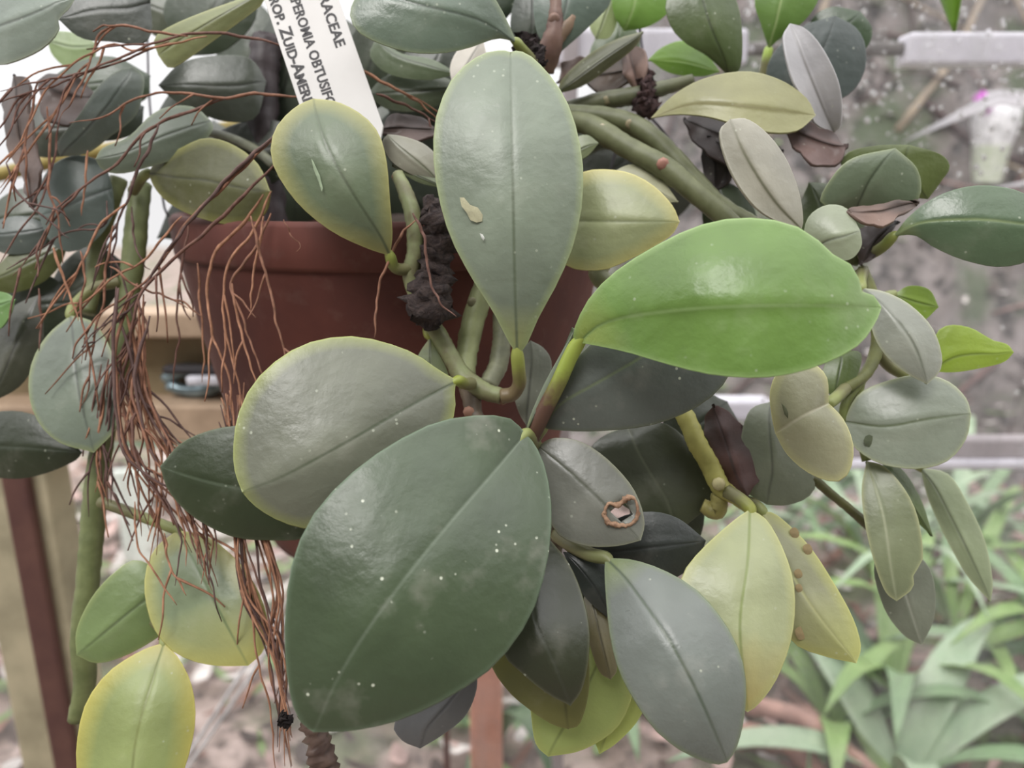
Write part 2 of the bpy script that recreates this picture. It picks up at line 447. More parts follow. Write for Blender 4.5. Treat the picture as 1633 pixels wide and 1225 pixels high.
# ------------------------------------------------------------------ the plant
plant = thing('peperomia_plant', 'sprawling plant with thick oval waxy leaves filling the terracotta pot', 'plant', PC - Vector((0, 0, 0.01)))
US = [0, .03, .07, .12, .18, .25, .33, .41, .5, .59, .67, .75, .82, .88, .93, .97, 1]
US = [0, .02, .045, .08, .12, .17, .22, .28, .34, .40, .46, .52, .58, .64, .70, .76, .81, .86, .90, .935, .965, .985, 1]
VS = [0, .035, .09, .18, .30, .43, .56, .68, .79, .88, .945, .98, 1]
VV = [-v for v in reversed(VS[1:])] + VS
leafn = [0]
def leaf(c, base, A, tip, B, z, e=(0.35, 0.35), mids=(), pet=None, petc=None, petr=0.0022, pet2=None, label=None, hole=None, puck=0.35, name='leaf', thick=0.0011, **mk):
    """a leaf: outline sides A and B from base to tip (photo points), distance of base, middle, tip and edge drop in cm"""
    sa = resample([base] + list(A) + [tip], US); sb = resample([base] + list(B) + [tip], US)
    if mids:
        sm = resample([base] + list(mids) + [tip], US)
    else:
        sm = [((a[0] + b[0]) / 2, (a[1] + b[1]) / 2) for a, b in zip(sa, sb)]
        # straighten towards the chord so the rib stays calm
        sm = [(0.5 * p[0] + 0.5 * (base[0] + (tip[0] - base[0]) * u), 0.5 * p[1] + 0.5 * (base[1] + (tip[1] - base[1]) * u)) for p, u in zip(sm, US)]
    zb, zm, zt = z
    wmax = max(max(math.dist(a, m) for a, m in zip(sa, sm)), max(math.dist(b, m) for b, m in zip(sb, sm)), 1)
    leafn[0] += 1; sd = leafn[0] * 3.7
    nv = len(VV)
    verts, edge, midm, al = [], [], [], []
    outline = []
    for i, u in enumerate(US):
        dm = zb * (1 - u) * (1 - 2 * u) + 4 * zm * u * (1 - u) + zt * u * (2 * u - 1)
        for vv in VV:
            t = abs(vv); tgt = sa[i] if vv < 0 else sb[i]; ed = e[0] if vv < 0 else e[1]
            px = sm[i][0] + (tgt[0] - sm[i][0]) * t; py = sm[i][1] + (tgt[1] - sm[i][1]) * t
            w = math.dist(tgt, sm[i]) / wmax
            d = dm + ed * w * (t ** 1.6)
            d -= 0.03 * w * math.sin(min(1, t * 4) * math.pi) * (1 if ed >= 0 else -1)   # soft shoulders beside the sunken rib
            d += puck * 0.16 * w * (t * (1 - t * 0.4)) * noise.noise(Vector((px / 90.0 + sd, py / 90.0, sd)))
            if name == 'dry_leaf':      # shrivelled: crumpled surface and ragged edge
                q = Vector((px / 36.0 + sd, py / 36.0, sd))
                d += 0.34 * noise.noise(q); px += 9 * t * noise.noise(q * 1.7 + Vector((7, 0, 0))); py += 9 * t * noise.noise(q * 1.7 + Vector((0, 7, 0)))
            p = P(px, py, d)
            verts.append(p); al.append(u)
            if t == 1: outline.append(p)
            midm.append(t * math.dist(tgt, sm[i]) / F * d * 10.0)
    # distance from the margin in mm
    for i, p in enumerate(verts):
        edge.append(min((p - q).length for q in outline) * 1000.0)
    faces = []
    nu = len(US)
    for i in range(nu - 1):
        for j in range(nv - 1):
            if hole:
                cx = sum((verts[k] for k in (i * nv + j, i * nv + j + 1, (i + 1) * nv + j + 1, (i + 1) * nv + j)), Vector()) / 4
                if (cx - P(hole[0], hole[1], hole[2])).length < hole[3]: continue
            faces.append((i * nv + j, (i + 1) * nv + j, (i + 1) * nv + j + 1, i * nv + j + 1))
    # keep the upper face towards the viewer
    q = faces[len(faces) // 3]
    n = (verts[q[1]] - verts[q[0]]).cross(verts[q[2]] - verts[q[0]])
    if n.dot(verts[q[0]] - Vector((0, 0, CAMZ))) > 0: faces = [tuple(reversed(q)) for q in faces]
    o = link(name, verts, faces, leafmat(c, **mk), plant, label=label)
    for nm, data in (('edge_mm', edge), ('mid_mm', midm), ('along', al)):
        at = o.data.attributes.new(nm, 'FLOAT', 'POINT'); at.data.foreach_set('value', data)
    s = o.modifiers.new('thickness', 'SOLIDIFY'); s.thickness = thick; s.offset = -1
    if pet:
        u2 = US[2]; d2 = zb * (1 - u2) * (1 - 2 * u2) + 4 * zm * u2 * (1 - u2) + zt * u2 * (2 * u2 - 1)
        pts = [(sm[2][0], sm[2][1], d2 + 0.16), (base[0], base[1], zb + 0.12)] + list(pet)
        k = len(pts)
        v, f = ptube(pts, [petr * 0.3] + [petr * (0.78 + 0.3 * i / k) for i in range(1, k)], sides=8, n=6 * k)
        pe = link('petiole', v, f, gradmat(petc or (150, 158, 96), pet2 or (124, 122, 84)), o)
        at = pe.data.attributes.new('along', 'FLOAT', 'POINT'); nn = len(v) // 8
        at.data.foreach_set('value', [(i // 8) / (nn - 1) for i in range(len(v))])
    return o

def stem(pp, rad, c=(124, 132, 92), c2=None, name='stem', nodes=(), label=None, wob=0.12):
    v, f = ptube(pp, rad, sides=10, n=8 * len(pp), wob=wob, seed=len(pp) + pp[0][0])
    o = link(name, v, f, stemmat(c, c2), plant, label=label)
    for (px, py, d, r, cc) in nodes:
        q = P(px, py, d); dirv = (Vector((0, 0, CAMZ)) - q).normalized()
        v, f = tube([q - dirv * r * 1.2, q - dirv * r * 0.35, q - dirv * r * 0.28], [r * 1.0, r * 0.85, r * 0.5], sides=8, n=6)
        link('leaf_scar', v, f, stemmat(cc), o)
    return o

# ---- front leaves
leaf((74, 96, 62), (838, 692), [(815, 668), (770, 662), (700, 672), (630, 705), (560, 755), (500, 820), (468, 890), (455, 970), (455, 1050), (463, 1110), (478, 1150)], (500, 1168),
     [(855, 712), (872, 755), (880, 820), (872, 900), (845, 985), (790, 1060), (720, 1110), (640, 1148), (560, 1166)], (24.0, 20.6, 20.6), (0.7, 0.6),
     mids=[(780, 762), (690, 868), (600, 985), (540, 1080)], rib=(110, 130, 105), pet=[(846, 700, 24.6), (850, 712, 25.2)], dust=1.0, mw=1.2, m=(96, 122, 92), label='largest dark green leaf, nearest of all', puck=0.5, tr=0.03)
leaf((120, 126, 108), (730, 607), [(700, 590), (660, 563), (610, 545), (560, 536), (500, 544), (450, 568), (405, 610), (380, 660), (372, 710), (374, 750)], (386, 785),
     [(725, 622), (725, 660), (700, 712), (640, 775), (560, 822), (500, 842), (470, 840), (435, 826), (405, 806)], (25.6, 23.4, 23.0), (0.6, 0.9),
     mids=[(640, 655), (540, 712), (450, 760)], m=(160, 172, 86), mw=3.2, rib=(74, 88, 58), puck=1.6, dust=0.6, pet=[(740, 612, 26.1), (752, 612, 26.6)], petc=(150, 160, 70), label='grey-green leaf with a yellowish rim above the largest leaf')
leaf((124, 140, 122), (825, 566), [(811, 545), (785, 495), (750, 440), (715, 370), (695, 290), (691, 220), (700, 170), (725, 120), (765, 88), (798, 80)], (814, 83),
     [(840, 550), (860, 505), (890, 450), (915, 390), (928, 330), (930, 292), (926, 278), (930, 265), (924, 225), (910, 175), (885, 130), (850, 92), (828, 81)], (25.6, 24.2, 25.4), (0.5, 0.6),
     mids=[(821, 450), (818, 300), (815, 160)], m=(150, 168, 112), mw=2.0, rib=(92, 108, 82), pet=[(827, 590, 26.0), (828, 612, 26.4), (818, 628, 26.7), (800, 632, 26.8)], petc=(160, 168, 84), pet2=(128, 112, 82), petr=0.0026, basec=(164, 172, 92), puck=0.7, label='tall upright oval leaf with a pale scar')
leaf((106, 126, 94), (622, 408), [(585, 396), (530, 370), (480, 330), (446, 285), (432, 250), (435, 215), (450, 190), (475, 168)], (500, 157),
     [(626, 372), (622, 320), (617, 260), (605, 215), (580, 185), (540, 163)], (26.2, 24.8, 25.6), (0.4, 0.5),
     mids=[(606, 376), (562, 307), (522, 236), (504, 180)], m=(178, 176, 92), mw=4.6, rib=(84, 100, 70), pet=[(628, 425, 26.6), (640, 430, 26.8), (655, 428, 27.0)], petc=(150, 160, 80), label='oval leaf with a yellow margin before the white tag')
leaf((104, 150, 52), (922, 547), [(914, 530), (940, 475), (985, 430), (1040, 395), (1100, 365), (1160, 349), (1230, 350), (1290, 370), (1320, 400), (1355, 420), (1369, 442), (1374, 464), (1392, 470)], (1406, 490),
     [(938, 549), (1000, 562), (1060, 580), (1130, 597), (1200, 603), (1260, 597), (1320, 578), (1370, 550), (1396, 515)], (23.4, 20.6, 21.2), (0.9, -0.1),
     mids=[(972, 512), (1100, 493), (1250, 487)], rib=(132, 172, 90), m=(140, 180, 96), mw=1.4, puck=1.3, rough=0.3, tr=0.2, basec=(165, 190, 80),
     pet=[(908, 572, 23.7), (890, 612, 24.0), (868, 655, 24.4), (846, 700, 25.0)], petc=(160, 176, 78), pet2=(104, 76, 64), petr=0.0028, label='bright fresh green leaf')
leaf((98, 108, 104), (866, 682), [(872, 655), (900, 600), (940, 550), (1010, 502), (1080, 480), (1120, 482)], (1142, 496),
     [(885, 686), (950, 688), (1040, 678), (1110, 650), (1150, 618), (1170, 580), (1166, 530)], (25.0, 24.0, 25.2), (0.3, 0.4),
     mids=[(893, 645), (950, 612), (1014, 575)], rib=(120, 138, 100), dust=0.9, m=(98, 110, 86), mw=1.2, pet=[(858, 692, 25.1), (850, 702, 25.3)], tr=0.04)
leaf((110, 126, 100), (838, 692), [(846, 662), (868, 612), (893, 566)], (917, 524), [(862, 662), (885, 618), (905, 572)], (24.6, 24.1, 23.8), (0.1, 0.6), basec=(170, 185, 70), mott=0.1)
leaf((116, 120, 112), (858, 712), [(880, 699), (920, 702), (960, 725), (1000, 765), (1020, 800), (1028, 835)], (1022, 862),
     [(853, 745), (862, 790), (880, 838), (900, 860), (940, 872), (985, 871)], (25.2, 24.4, 24.2), (0.4, 0.3), mids=[(905, 750), (960, 800)], pet=[(852, 705, 25.3), (848, 700, 25.5)],
     m=(128, 132, 106), mw=1.0, rib=(84, 90, 74), puck=1.2, hole=(992, 818, 24.3, 0.0028), label='grey-green leaf with a brown-rimmed hole', tr=0.04)
leaf((114, 124, 120), (966, 890), [(964, 908), (966, 950), (972, 1010), (985, 1065), (1010, 1115), (1045, 1165), (1090, 1200), (1138, 1219)], (1160, 1216),
     [(1010, 893), (1060, 910), (1110, 940), (1150, 985), (1178, 1035), (1190, 1090), (1186, 1150), (1174, 1195)], (24.4, 21.8, 22.0), (0.5, 0.7),
     mids=[(1000, 926), (1060, 1010), (1110, 1100)], rib=(66, 84, 58), m=(110, 128, 92), mw=1.2, puck=1.2, dust=0.8, rough=0.32, basec=(120, 140, 70),
     pet=[(940, 884, 24.9), (910, 868, 25.4), (888, 852, 26.0)], petc=(120, 124, 80), petr=0.0026, label='grey glossy pointed leaf hanging lowest', tr=0.03)
leaf((166, 176, 130), (1196, 812), [(1170, 830), (1130, 865), (1098, 900), (1084, 930), (1092, 990), (1120, 1060), (1160, 1115)], (1192, 1136),
     [(1225, 832), (1255, 890), (1268, 950), (1262, 1020), (1238, 1085), (1208, 1125)], (25.6, 23.8, 23.8), (0.5, 0.6), mids=[(1192, 900), (1180, 1000)],
     tipc=(204, 182, 92), tip0=0.66, m=(180, 184, 112), mw=2.5, rib=(132, 150, 78), tr=0.25, pet=[(1180, 796, 26.0), (1160, 784, 26.4)], petc=(160, 165, 80), petr=0.0026, label='pale yellow-green leaf turning yellow at its tip')
leaf((148, 152, 116), (1216, 816), [(1240, 822), (1290, 870), (1330, 930), (1360, 985), (1373, 1030)], (1366, 1058),
     [(1215, 870), (1230, 950), (1262, 1022), (1312, 1046)], (26.4, 25.4, 25.0), (0.3, 0.4), mids=[(1280, 945)], m=(178, 182, 92), mw=3.0, tipc=(170, 176, 92), rib=(176, 180, 120), tr=0.2, pet=[(1205, 805, 26.8), (1192, 800, 27.0)], label='pale leaf with brown blemishes')
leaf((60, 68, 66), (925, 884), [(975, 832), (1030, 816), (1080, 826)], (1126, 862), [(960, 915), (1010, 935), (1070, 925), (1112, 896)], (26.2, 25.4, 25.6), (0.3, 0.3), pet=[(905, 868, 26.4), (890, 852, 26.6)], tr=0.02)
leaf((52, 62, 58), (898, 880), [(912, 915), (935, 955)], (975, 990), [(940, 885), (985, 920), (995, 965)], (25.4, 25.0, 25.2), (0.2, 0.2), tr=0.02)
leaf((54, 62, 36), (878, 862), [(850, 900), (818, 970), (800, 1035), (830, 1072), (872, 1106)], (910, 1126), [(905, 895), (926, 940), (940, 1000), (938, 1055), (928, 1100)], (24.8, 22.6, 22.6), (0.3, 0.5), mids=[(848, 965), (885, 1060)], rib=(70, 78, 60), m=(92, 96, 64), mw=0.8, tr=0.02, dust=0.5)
leaf((118, 118, 50), (872, 985), [(800, 1010), (782, 1055), (810, 1102), (850, 1136), (882, 1156)], (906, 1163), [(930, 1010), (940, 1090), (926, 1152)], (25.4, 24.2, 24.0), (0.3, 0.5), tr=0.12, mids=[(895, 1080)])
leaf((126, 118, 78), (940, 930), [(928, 970), (938, 1020), (955, 1070)], (974, 1084), [(962, 960), (976, 1020), (984, 1066)], (25.8, 25.0, 24.8), (0.2, 0.2))
leaf((160, 180, 92), (985, 985), [(900, 1040), (850, 1110), (848, 1150), (855, 1188)], (874, 1207), [(1000, 1040), (1010, 1100), (985, 1160), (930, 1196)], (26.4, 25.4, 25.2), (0.3, 0.3), tr=0.3, m=(178, 190, 96), mw=2.5)
leaf((172, 188, 88), (1005, 1030), [(960, 1090), (944, 1160)], (956, 1203), [(1040, 1090), (1020, 1145), (985, 1184)], (26.8, 26.2, 26.0), (0.2, 0.2), tr=0.3)
# ---- lower left
leaf((58, 76, 40), (500, 800), [(455, 700), (390, 680), (340, 685), (290, 706)], (255, 744), [(490, 855), (430, 862), (370, 856), (310, 826), (270, 785)], (27.0, 26.0, 26.4), (0.4, 0.5), mids=[(420, 786), (330, 768)], rib=(92, 112, 84), m=(84, 102, 66), mw=1.0, tr=0.03, label='dark green leaf beside the hanging roots')
leaf((126, 146, 108), (282, 846), [(245, 878), (230, 930), (240, 990), (265, 1030), (300, 1052), (345, 1062)], (396, 1062), [(320, 852), (352, 870), (388, 905), (415, 950), (428, 1000), (420, 1038)], (28.4, 27.0, 26.6), (0.3, 0.4),
     mids=[(314, 905), (355, 985)], m=(188, 186, 88), mw=5.0, tipc=(184, 184, 96), tip0=0.5, rib=(96, 122, 72), tr=0.15, pet=[(255, 835, 28.8), (215, 820, 29.2), (160, 800, 29.6)], label='green leaf yellowing at its lower edge behind the roots')
leaf((118, 146, 82), (275, 925), [(220, 893), (180, 915), (145, 955), (122, 1005)], (122, 1045), [(285, 985), (250, 1018), (200, 1046), (155, 1058)], (28.8, 28.0, 28.0), (0.3, 0.3), tr=0.15, m=(140, 160, 90), mw=1.5)
leaf((148, 166, 92), (262, 1025), [(225, 1038), (175, 1070), (140, 1115), (125, 1165), (122, 1225), (140, 1290)], (205, 1345), [(285, 1050), (305, 1090), (312, 1140), (305, 1190), (285, 1250), (250, 1310)], (27.2, 25.6, 25.4), (0.4, 0.5),
     mids=[(245, 1080), (215, 1190)], m=(196, 186, 74), mw=5.0, basec=(176, 178, 140), rib=(130, 142, 70), tr=0.25, pet=[(262, 1008, 27.8), (240, 985, 28.6)], label='yellow leaf cut off by the bottom of the photo')
leaf((112, 128, 112), (112, 503), [(75, 535), (50, 580), (46, 630), (62, 675), (95, 706)], (150, 722), [(150, 515), (178, 560), (190, 620), (186, 680)], (29.8, 28.6, 28.4), (0.3, 0.3), m=(142, 158, 98), mw=1.6, pet=[(120, 485, 30.2), (150, 460, 30.6), (190, 450, 31)], tr=0.08, label='blue-green leaf behind the roots')
leaf((48, 62, 30), (-70, 712), [(-40, 672), (0, 656), (50, 660), (100, 688)], (131, 722), [(-40, 752), (20, 764), (70, 756), (118, 736)], (30.6, 29.8, 29.8), (0.4, 0.4), rib=(62, 76, 52), tr=0.02)
leaf((66, 70, 48), (62, 470), [(70, 540), (45, 600), (20, 625)], (-12, 640), [(20, 490), (-20, 540), (-28, 600)], (30.8, 30.2, 30.2), (0.3, 0.3), tr=0.03)
leaf((112, 162, 84), (-40, 480), [(-10, 466), (12, 468)], (24, 478), [(-20, 520), (0, 524), (16, 502)], (29.6, 29.4, 29.4), (0.1, 0.1), tr=0.2)
leaf((100, 110, 50), (110, 385), [(70, 378), (30, 392), (0, 420)], (-30, 450), [(95, 425), (60, 455), (10, 468)], (31.6, 31.2, 31), (0.2, 0.3), tr=0.1)
leaf((94, 108, 104), (80, 360), [(40, 345), (0, 350)], (-30, 375), [(72, 390), (40, 405), (0, 402)], (31.4, 31, 31), (0.2, 0.2))
leaf((102, 120, 116), (180, 300), [(165, 262), (125, 247), (85, 262), (62, 300)], (62, 345), [(180, 345), (150, 385), (110, 402), (80, 385)], (31.4, 30.6, 30.6), (0.3, 0.3), dust=0.6)
leaf((104, 120, 102), (336, 192), [(310, 171), (270, 170), (240, 184), (205, 218), (165, 235)], (152, 254), [(340, 205), (325, 226), (290, 250), (240, 266), (195, 277), (165, 272)], (30.2, 29.2, 29), (0.3, 0.3), m=(128, 144, 112), mw=1.4)
leaf((104, 120, 112), (96, 250), [(92, 226), (124, 186), (157, 137), (185, 114)], (212, 107), [(140, 244), (180, 215), (214, 188), (226, 160), (230, 124)], (30.8, 30, 30.2), (0.2, 0.3), m=(124, 138, 120), mw=1.2)
leaf((126, 142, 132), (-60, 60), [(-40, 0), (20, -25), (80, -28)], (122, -5), [(-30, 95), (0, 104), (40, 92), (72, 74), (94, 48), (94, 30), (110, 14)], (28.2, 27, 27), (0.3, 0.3), m=(146, 160, 140), mw=1.2)
leaf((74, 82, 74), (240, 5), [(238, -30), (180, -45), (120, -30)], (92, 30), [(242, 50), (225, 70), (180, 66), (128, 60)], (29.8, 29.2, 29), (0.2, 0.2), tr=0.03)
leaf((142, 168, 112), (75, 65), [(90, 50), (130, 55)], (155, 70), [(85, 90), (112, 110), (145, 100)], (34, 34, 34), (0.1, 0.1), tr=0.3)
leaf((126, 136, 82), (440, -25), [(400, -8), (327, 18), (271, 42), (246, 62)], (252, 88), [(420, 2), (408, 16), (327, 75), (294, 98), (270, 109)], (29, 28.6, 29.4), (0.3, 0.3), mids=[(360, 20), (290, 62)], m=(158, 164, 100), mw=1.4)
leaf((76, 86, 72), (425, 130), [(400, 94), (350, 88), (290, 100)], (252, 136), [(408, 188), (360, 194), (320, 181), (278, 160)], (32, 31.2, 31.2), (0.3, 0.3), tr=0.03)
leaf((92, 96, 40), (236, 276), [(250, 258), (290, 235), (328, 220), (370, 230), (410, 260)], (430, 305), [(248, 302), (272, 326), (310, 345), (360, 358), (402, 357), (424, 338)], (29.8, 28.8, 27.8), (0.4, 0.4), m=(158, 160, 70), mw=2.6, tr=0.12, pet=[(225, 285, 30.4), (212, 305, 31)], label='olive leaf with a yellow margin over the pot rim')
# ---- top
leaf((104, 126, 108), (824, 68), [(792, 62), (740, 79), (690, 86), (640, 81), (590, 63), (566, 45), (558, 18)], (575, -20), [(812, 40), (792, 2), (760, -35), (680, -58), (610, -48)], (27.4, 26.2, 26.4), (0.2, 0.4), mids=[(760, 30), (660, 5)], m=(134, 152, 112), mw=1.6, puck=1.2, pet=[(832, 78, 27.8), (845, 92, 28.4), (862, 108, 29)], petc=(140, 150, 80), rough=0.28)
leaf((96, 116, 80), (600, 60), [(640, 85), (690, 95)], (730, 118), [(590, 90), (620, 118), (680, 128)], (31, 30.4, 30.4), (0.2, 0.2))
leaf((84, 100, 70), (585, 150), [(620, 120), (690, 118)], (745, 140), [(620, 175), (680, 175)], (31.5, 31, 31), (0.2, 0.2))
leaf((190, 184, 176), (770, 60), [(735, 75), (718, 105)], (722, 140), [(775, 95), (755, 130)], (30, 29.6, 29.4), (0.2, 0.2), tr=0.2)
leaf((94, 116, 104), (882, 92), [(862, 65), (852, 30), (856, -10)], (905, -60), [(900, 78), (942, 40), (975, 0), (960, -40)], (30, 29.4, 29.6), (0.3, 0.3))
leaf((118, 168, 60), (995, 50), [(980, 25), (978, -10)], (1010, -50), [(1035, 42), (1068, 15), (1060, -30)], (32.8, 32.2, 32.4), (0.2, 0.2), rib=(160, 195, 110), tr=0.35)
leaf((150, 168, 110), (950, 62), [(940, 40), (950, 5)], (985, -20), [(972, 60), (985, 30)], (33, 32.8, 32.8), (0.1, 0.1), tr=0.3)
leaf((84, 108, 50), (1160, 120), [(1128, 90), (1092, 68), (1068, 38), (1064, -5)], (1110, -55), [(1180, 110), (1184, 60), (1176, 5), (1150, -40)], (31, 30, 30.4), (0.2, 0.4), tr=0.1)
leaf((124, 172, 58), (1148, 114), [(1122, 80), (1088, 65), (1055, 76)], (1034, 95), [(1120, 122), (1070, 117)], (33, 32.6, 32.4), (0.2, 0.2), rib=(150, 190, 90), tr=0.4)
leaf((106, 152, 56), (1226, 78), [(1214, 40), (1205, -5)], (1245, -60), [(1246, 60), (1282, 34), (1306, -5), (1290, -40)], (32.4, 31.6, 31.8), (0.2, 0.2), rib=(170, 200, 120), tr=0.3, pet=[(1222, 95, 32.6), (1218, 120, 32.8)], petc=(170, 195, 90))
leaf((66, 94, 58), (1300, 60), [(1294, 32), (1325, 11)], (1372, 18), [(1340, 85), (1380, 78), (1391, 46)], (33, 32.4, 32.4), (0.2, 0.2), tr=0.08)
leaf((84, 98, 98), (1250, 148), [(1222, 118), (1240, 76), (1280, 42)], (1332, 25), [(1300, 164), (1346, 156), (1376, 122), (1381, 78), (1366, 45)], (31.6, 31, 31), (0.2, 0.3), mids=[(1300, 95), (1320, 60)], rib=(58, 68, 66))
leaf((164, 164, 174), (1330, 212), [(1300, 196), (1288, 165), (1268, 135), (1255, 95), (1250, 58)], (1260, 37), [(1340, 200), (1342, 160), (1333, 120), (1310, 75), (1285, 46)], (29.4, 28.4, 28.6), (-0.2, -0.3), mids=[(1304, 150), (1278, 85)], rib=(120, 118, 120), puck=1.2, tr=0.15, label='silvery folded leaf seen from below')
leaf((142, 142, 88), (1038, 188), [(1070, 155), (1110, 130), (1160, 116), (1205, 115), (1250, 130), (1286, 156)], (1301, 184), [(1080, 182), (1130, 186), (1180, 200), (1230, 211), (1272, 208)], (29.4, 28, 28.2), (0.5, -0.2), mids=[(1110, 165), (1210, 172)], rib=(166, 162, 116), tr=0.15, label='olive-tan leaf lying flat above the thick stems')
leaf((150, 148, 134), (1278, 366), [(1238, 352), (1205, 330), (1175, 290), (1155, 245), (1149, 208)], (1164, 190), [(1281, 350), (1275, 308), (1255, 255), (1225, 214), (1192, 190)], (26.6, 25.6, 25.6), (-0.2, 0.6), mids=[(1235, 320), (1190, 250)], rib=(108, 110, 84), puck=1.5, tr=0.06, label='pale grey puckered leaf')
leaf((104, 124, 94), (1365, 334), [(1310, 326), (1325, 285), (1360, 252)], (1428, 236), [(1410, 334), (1455, 326), (1469, 305), (1462, 268)], (28, 27.2, 27.2), (0.3, 0.3), mids=[(1385, 290), (1408, 258)], rib=(66, 82, 56), m=(140, 156, 110), mw=1.2)
leaf((94, 114, 40), (1480, 318), [(1430, 310), (1345, 270), (1352, 243), (1400, 232)], (1450, 231), [(1502, 288), (1515, 266), (1500, 246)], (29, 28.6, 28.6), (0.2, 0.2), tr=0.12)
leaf((90, 120, 84), (1424, 377), [(1450, 345), (1490, 315), (1540, 298), (1590, 297), (1640, 312)], (1690, 360), [(1460, 376), (1490, 395), (1540, 416), (1600, 426), (1655, 408)], (27, 25.8, 25.8), (0.4, 0.4), mids=[(1470, 355), (1560, 350), (1640, 358)], rib=(140, 165, 105), basec=(128, 150, 75), puck=1.0, rough=0.28, pet=[(1412, 390, 27.4), (1395, 402, 27.8), (1372, 412, 28.2)], petc=(140, 150, 75))
leaf((136, 148, 120), (1300, 396), [(1283, 380), (1286, 352), (1302, 334), (1326, 326), (1352, 334)], (1372, 368), [(1330, 414), (1358, 413), (1374, 392)], (26.8, 26.2, 26.2), (0.5, 0.1), mids=[(1320, 384), (1350, 376)], tr=0.08)
leaf((140, 178, 52), (1425, 470), [(1450, 456), (1482, 462)], (1497, 490), [(1440, 500), (1470, 512)], (28.6, 28.4, 28.4), (0.1, 0.1), tr=0.35, pet=[(1412, 474, 28.5), (1392, 486, 28.1)])
leaf((132, 138, 128), (1374, 459), [(1410, 465), (1450, 485), (1485, 520), (1501, 560), (1500, 590)], (1479, 613), [(1384, 500), (1395, 540), (1415, 570), (1448, 597)], (26.4, 25.4, 25.4), (0.3, 0.4), mids=[(1418, 495), (1458, 550)], rib=(86, 94, 74), m=(150, 156, 128), mw=1.0, tr=0.05, pet=[(1372, 448, 27), (1376, 432, 28.2)], label='small grey leaf overlapping the bright green one')
leaf((152, 184, 46), (1480, 592), [(1492, 535), (1512, 519), (1545, 522), (1572, 536), (1584, 543), (1606, 549)], (1617, 562), [(1520, 594), (1560, 588), (1600, 578)], (28, 27.6, 27.6), (0.2, 0.2), tr=0.35, pet=[(1455, 600, 28.1), (1420, 585, 28.1), (1396, 555, 28)], label='lime green leaf with a notched edge')
leaf((126, 138, 122), (1345, 672), [(1370, 628), (1420, 606), (1470, 597), (1512, 608), (1540, 634)], (1549, 660), [(1352, 698), (1372, 722), (1410, 742), (1466, 748), (1512, 735), (1541, 700)], (27.2, 26.2, 26.2), (0.5, 0.0), mids=[(1410, 680), (1480, 668)], rib=(84, 100, 62), m=(150, 160, 120), mw=1.2, tr=0.05, label='round grey-green leaf with a dark speck')
leaf((152, 152, 118), (1322, 643), [(1318, 600), (1290, 578), (1245, 588), (1228, 622), (1230, 660)], (1236, 691), [(1346, 670), (1361, 710), (1356, 750), (1334, 769), (1292, 756), (1256, 726)], (25.2, 24.6, 25.2), (0.6, 0.2), mids=[(1280, 664)], rib=(190, 188, 160), m=(188, 188, 120), mw=2.2, tr=0.1, label='pale leaf folded along its rib', pet=[(1336, 632, 26), (1348, 620, 26.8)])
leaf((88, 114, 42), (1340, 560), [(1316, 580), (1312, 612)], (1330, 637), [(1372, 562), (1370, 592), (1352, 620)], (27.4, 27, 27), (0.2, 0.2), tr=0.15)
leaf((116, 126, 104), (1230, 640), [(1195, 655), (1180, 710), (1182, 775)], (1222, 805), [(1262, 690), (1299, 764), (1290, 792), (1255, 806)], (27.4, 26.8, 26.8), (0.3, 0.3), tr=0.05)
leaf((124, 136, 98), (1382, 735), [(1374, 780), (1380, 840), (1395, 900), (1412, 944)], (1430, 959), [(1412, 745), (1446, 785), (1465, 830), (1472, 890), (1457, 916), (1456, 938)], (27.2, 26.2, 26.2), (0.3, -0.1), mids=[(1408, 820), (1420, 900)], rib=(156, 164, 130), m=(160, 166, 116), mw=1.0, tr=0.1, label='long narrow leaf with a notched tip hanging at the side')
leaf((116, 124, 106), (1415, 860), [(1394, 905), (1410, 970), (1440, 1012)], (1470, 1029), [(1470, 890), (1490, 930), (1490, 985)], (28.2, 27.6, 27.6), (0.2, 0.2), rib=(156, 162, 146), tr=0.1, mids=[(1445, 950)])
leaf((130, 146, 108), (1468, 746), [(1480, 795), (1510, 862), (1545, 922)], (1580, 960), [(1512, 756), (1542, 800), (1570, 860), (1583, 925)], (30, 29.2, 29), (0.2, 0.2), tr=0.15, m=(150, 164, 124), mw=1.2, pet=[(1445, 728, 29.6), (1400, 705, 28.6), (1368, 690, 27.8)])
leaf((86, 112, 46), (1400, 742), [(1430, 790), (1460, 830)], (1488, 856), [(1435, 745), (1468, 795)], (27.8, 27.6, 27.8), (0.1, 0.2), tr=0.1)
leaf((142, 152, 104), (868, 350), [(895, 295), (930, 274), (965, 270), (1005, 276), (1042, 296), (1072, 327)], (1084, 354), [(880, 400), (912, 428), (960, 431), (992, 420), (1032, 400), (1070, 376)], (28.4, 27, 26.8), (0.4, 0.4), mids=[(930, 352), (1010, 353)], m=(190, 182, 98), mw=4.0, rib=(112, 122, 74), tr=0.15, label='flat leaf with a yellow margin at the pot rim')
leaf((166, 168, 136), (975, 275), [(1010, 262), (1050, 280)], (1082, 322), [(1010, 300), (1050, 322)], (29.4, 29, 28.8), (0.2, 0.2), tr=0.15)
leaf((90, 96, 60), (888, 150), [(898, 124), (940, 86), (985, 62)], (1026, 50), [(930, 137), (980, 102), (1014, 74)], (30.4, 30, 30), (0.2, 0.3), m=(124, 128, 84), mw=1.2, tr=0.06)
leaf((128, 134, 122), (840, 680), [(826, 655), (818, 615), (828, 565)], (846, 543), [(852, 655), (872, 622), (880, 580), (868, 556)], (27.6, 27.4, 27.4), (0.2, 0.2))
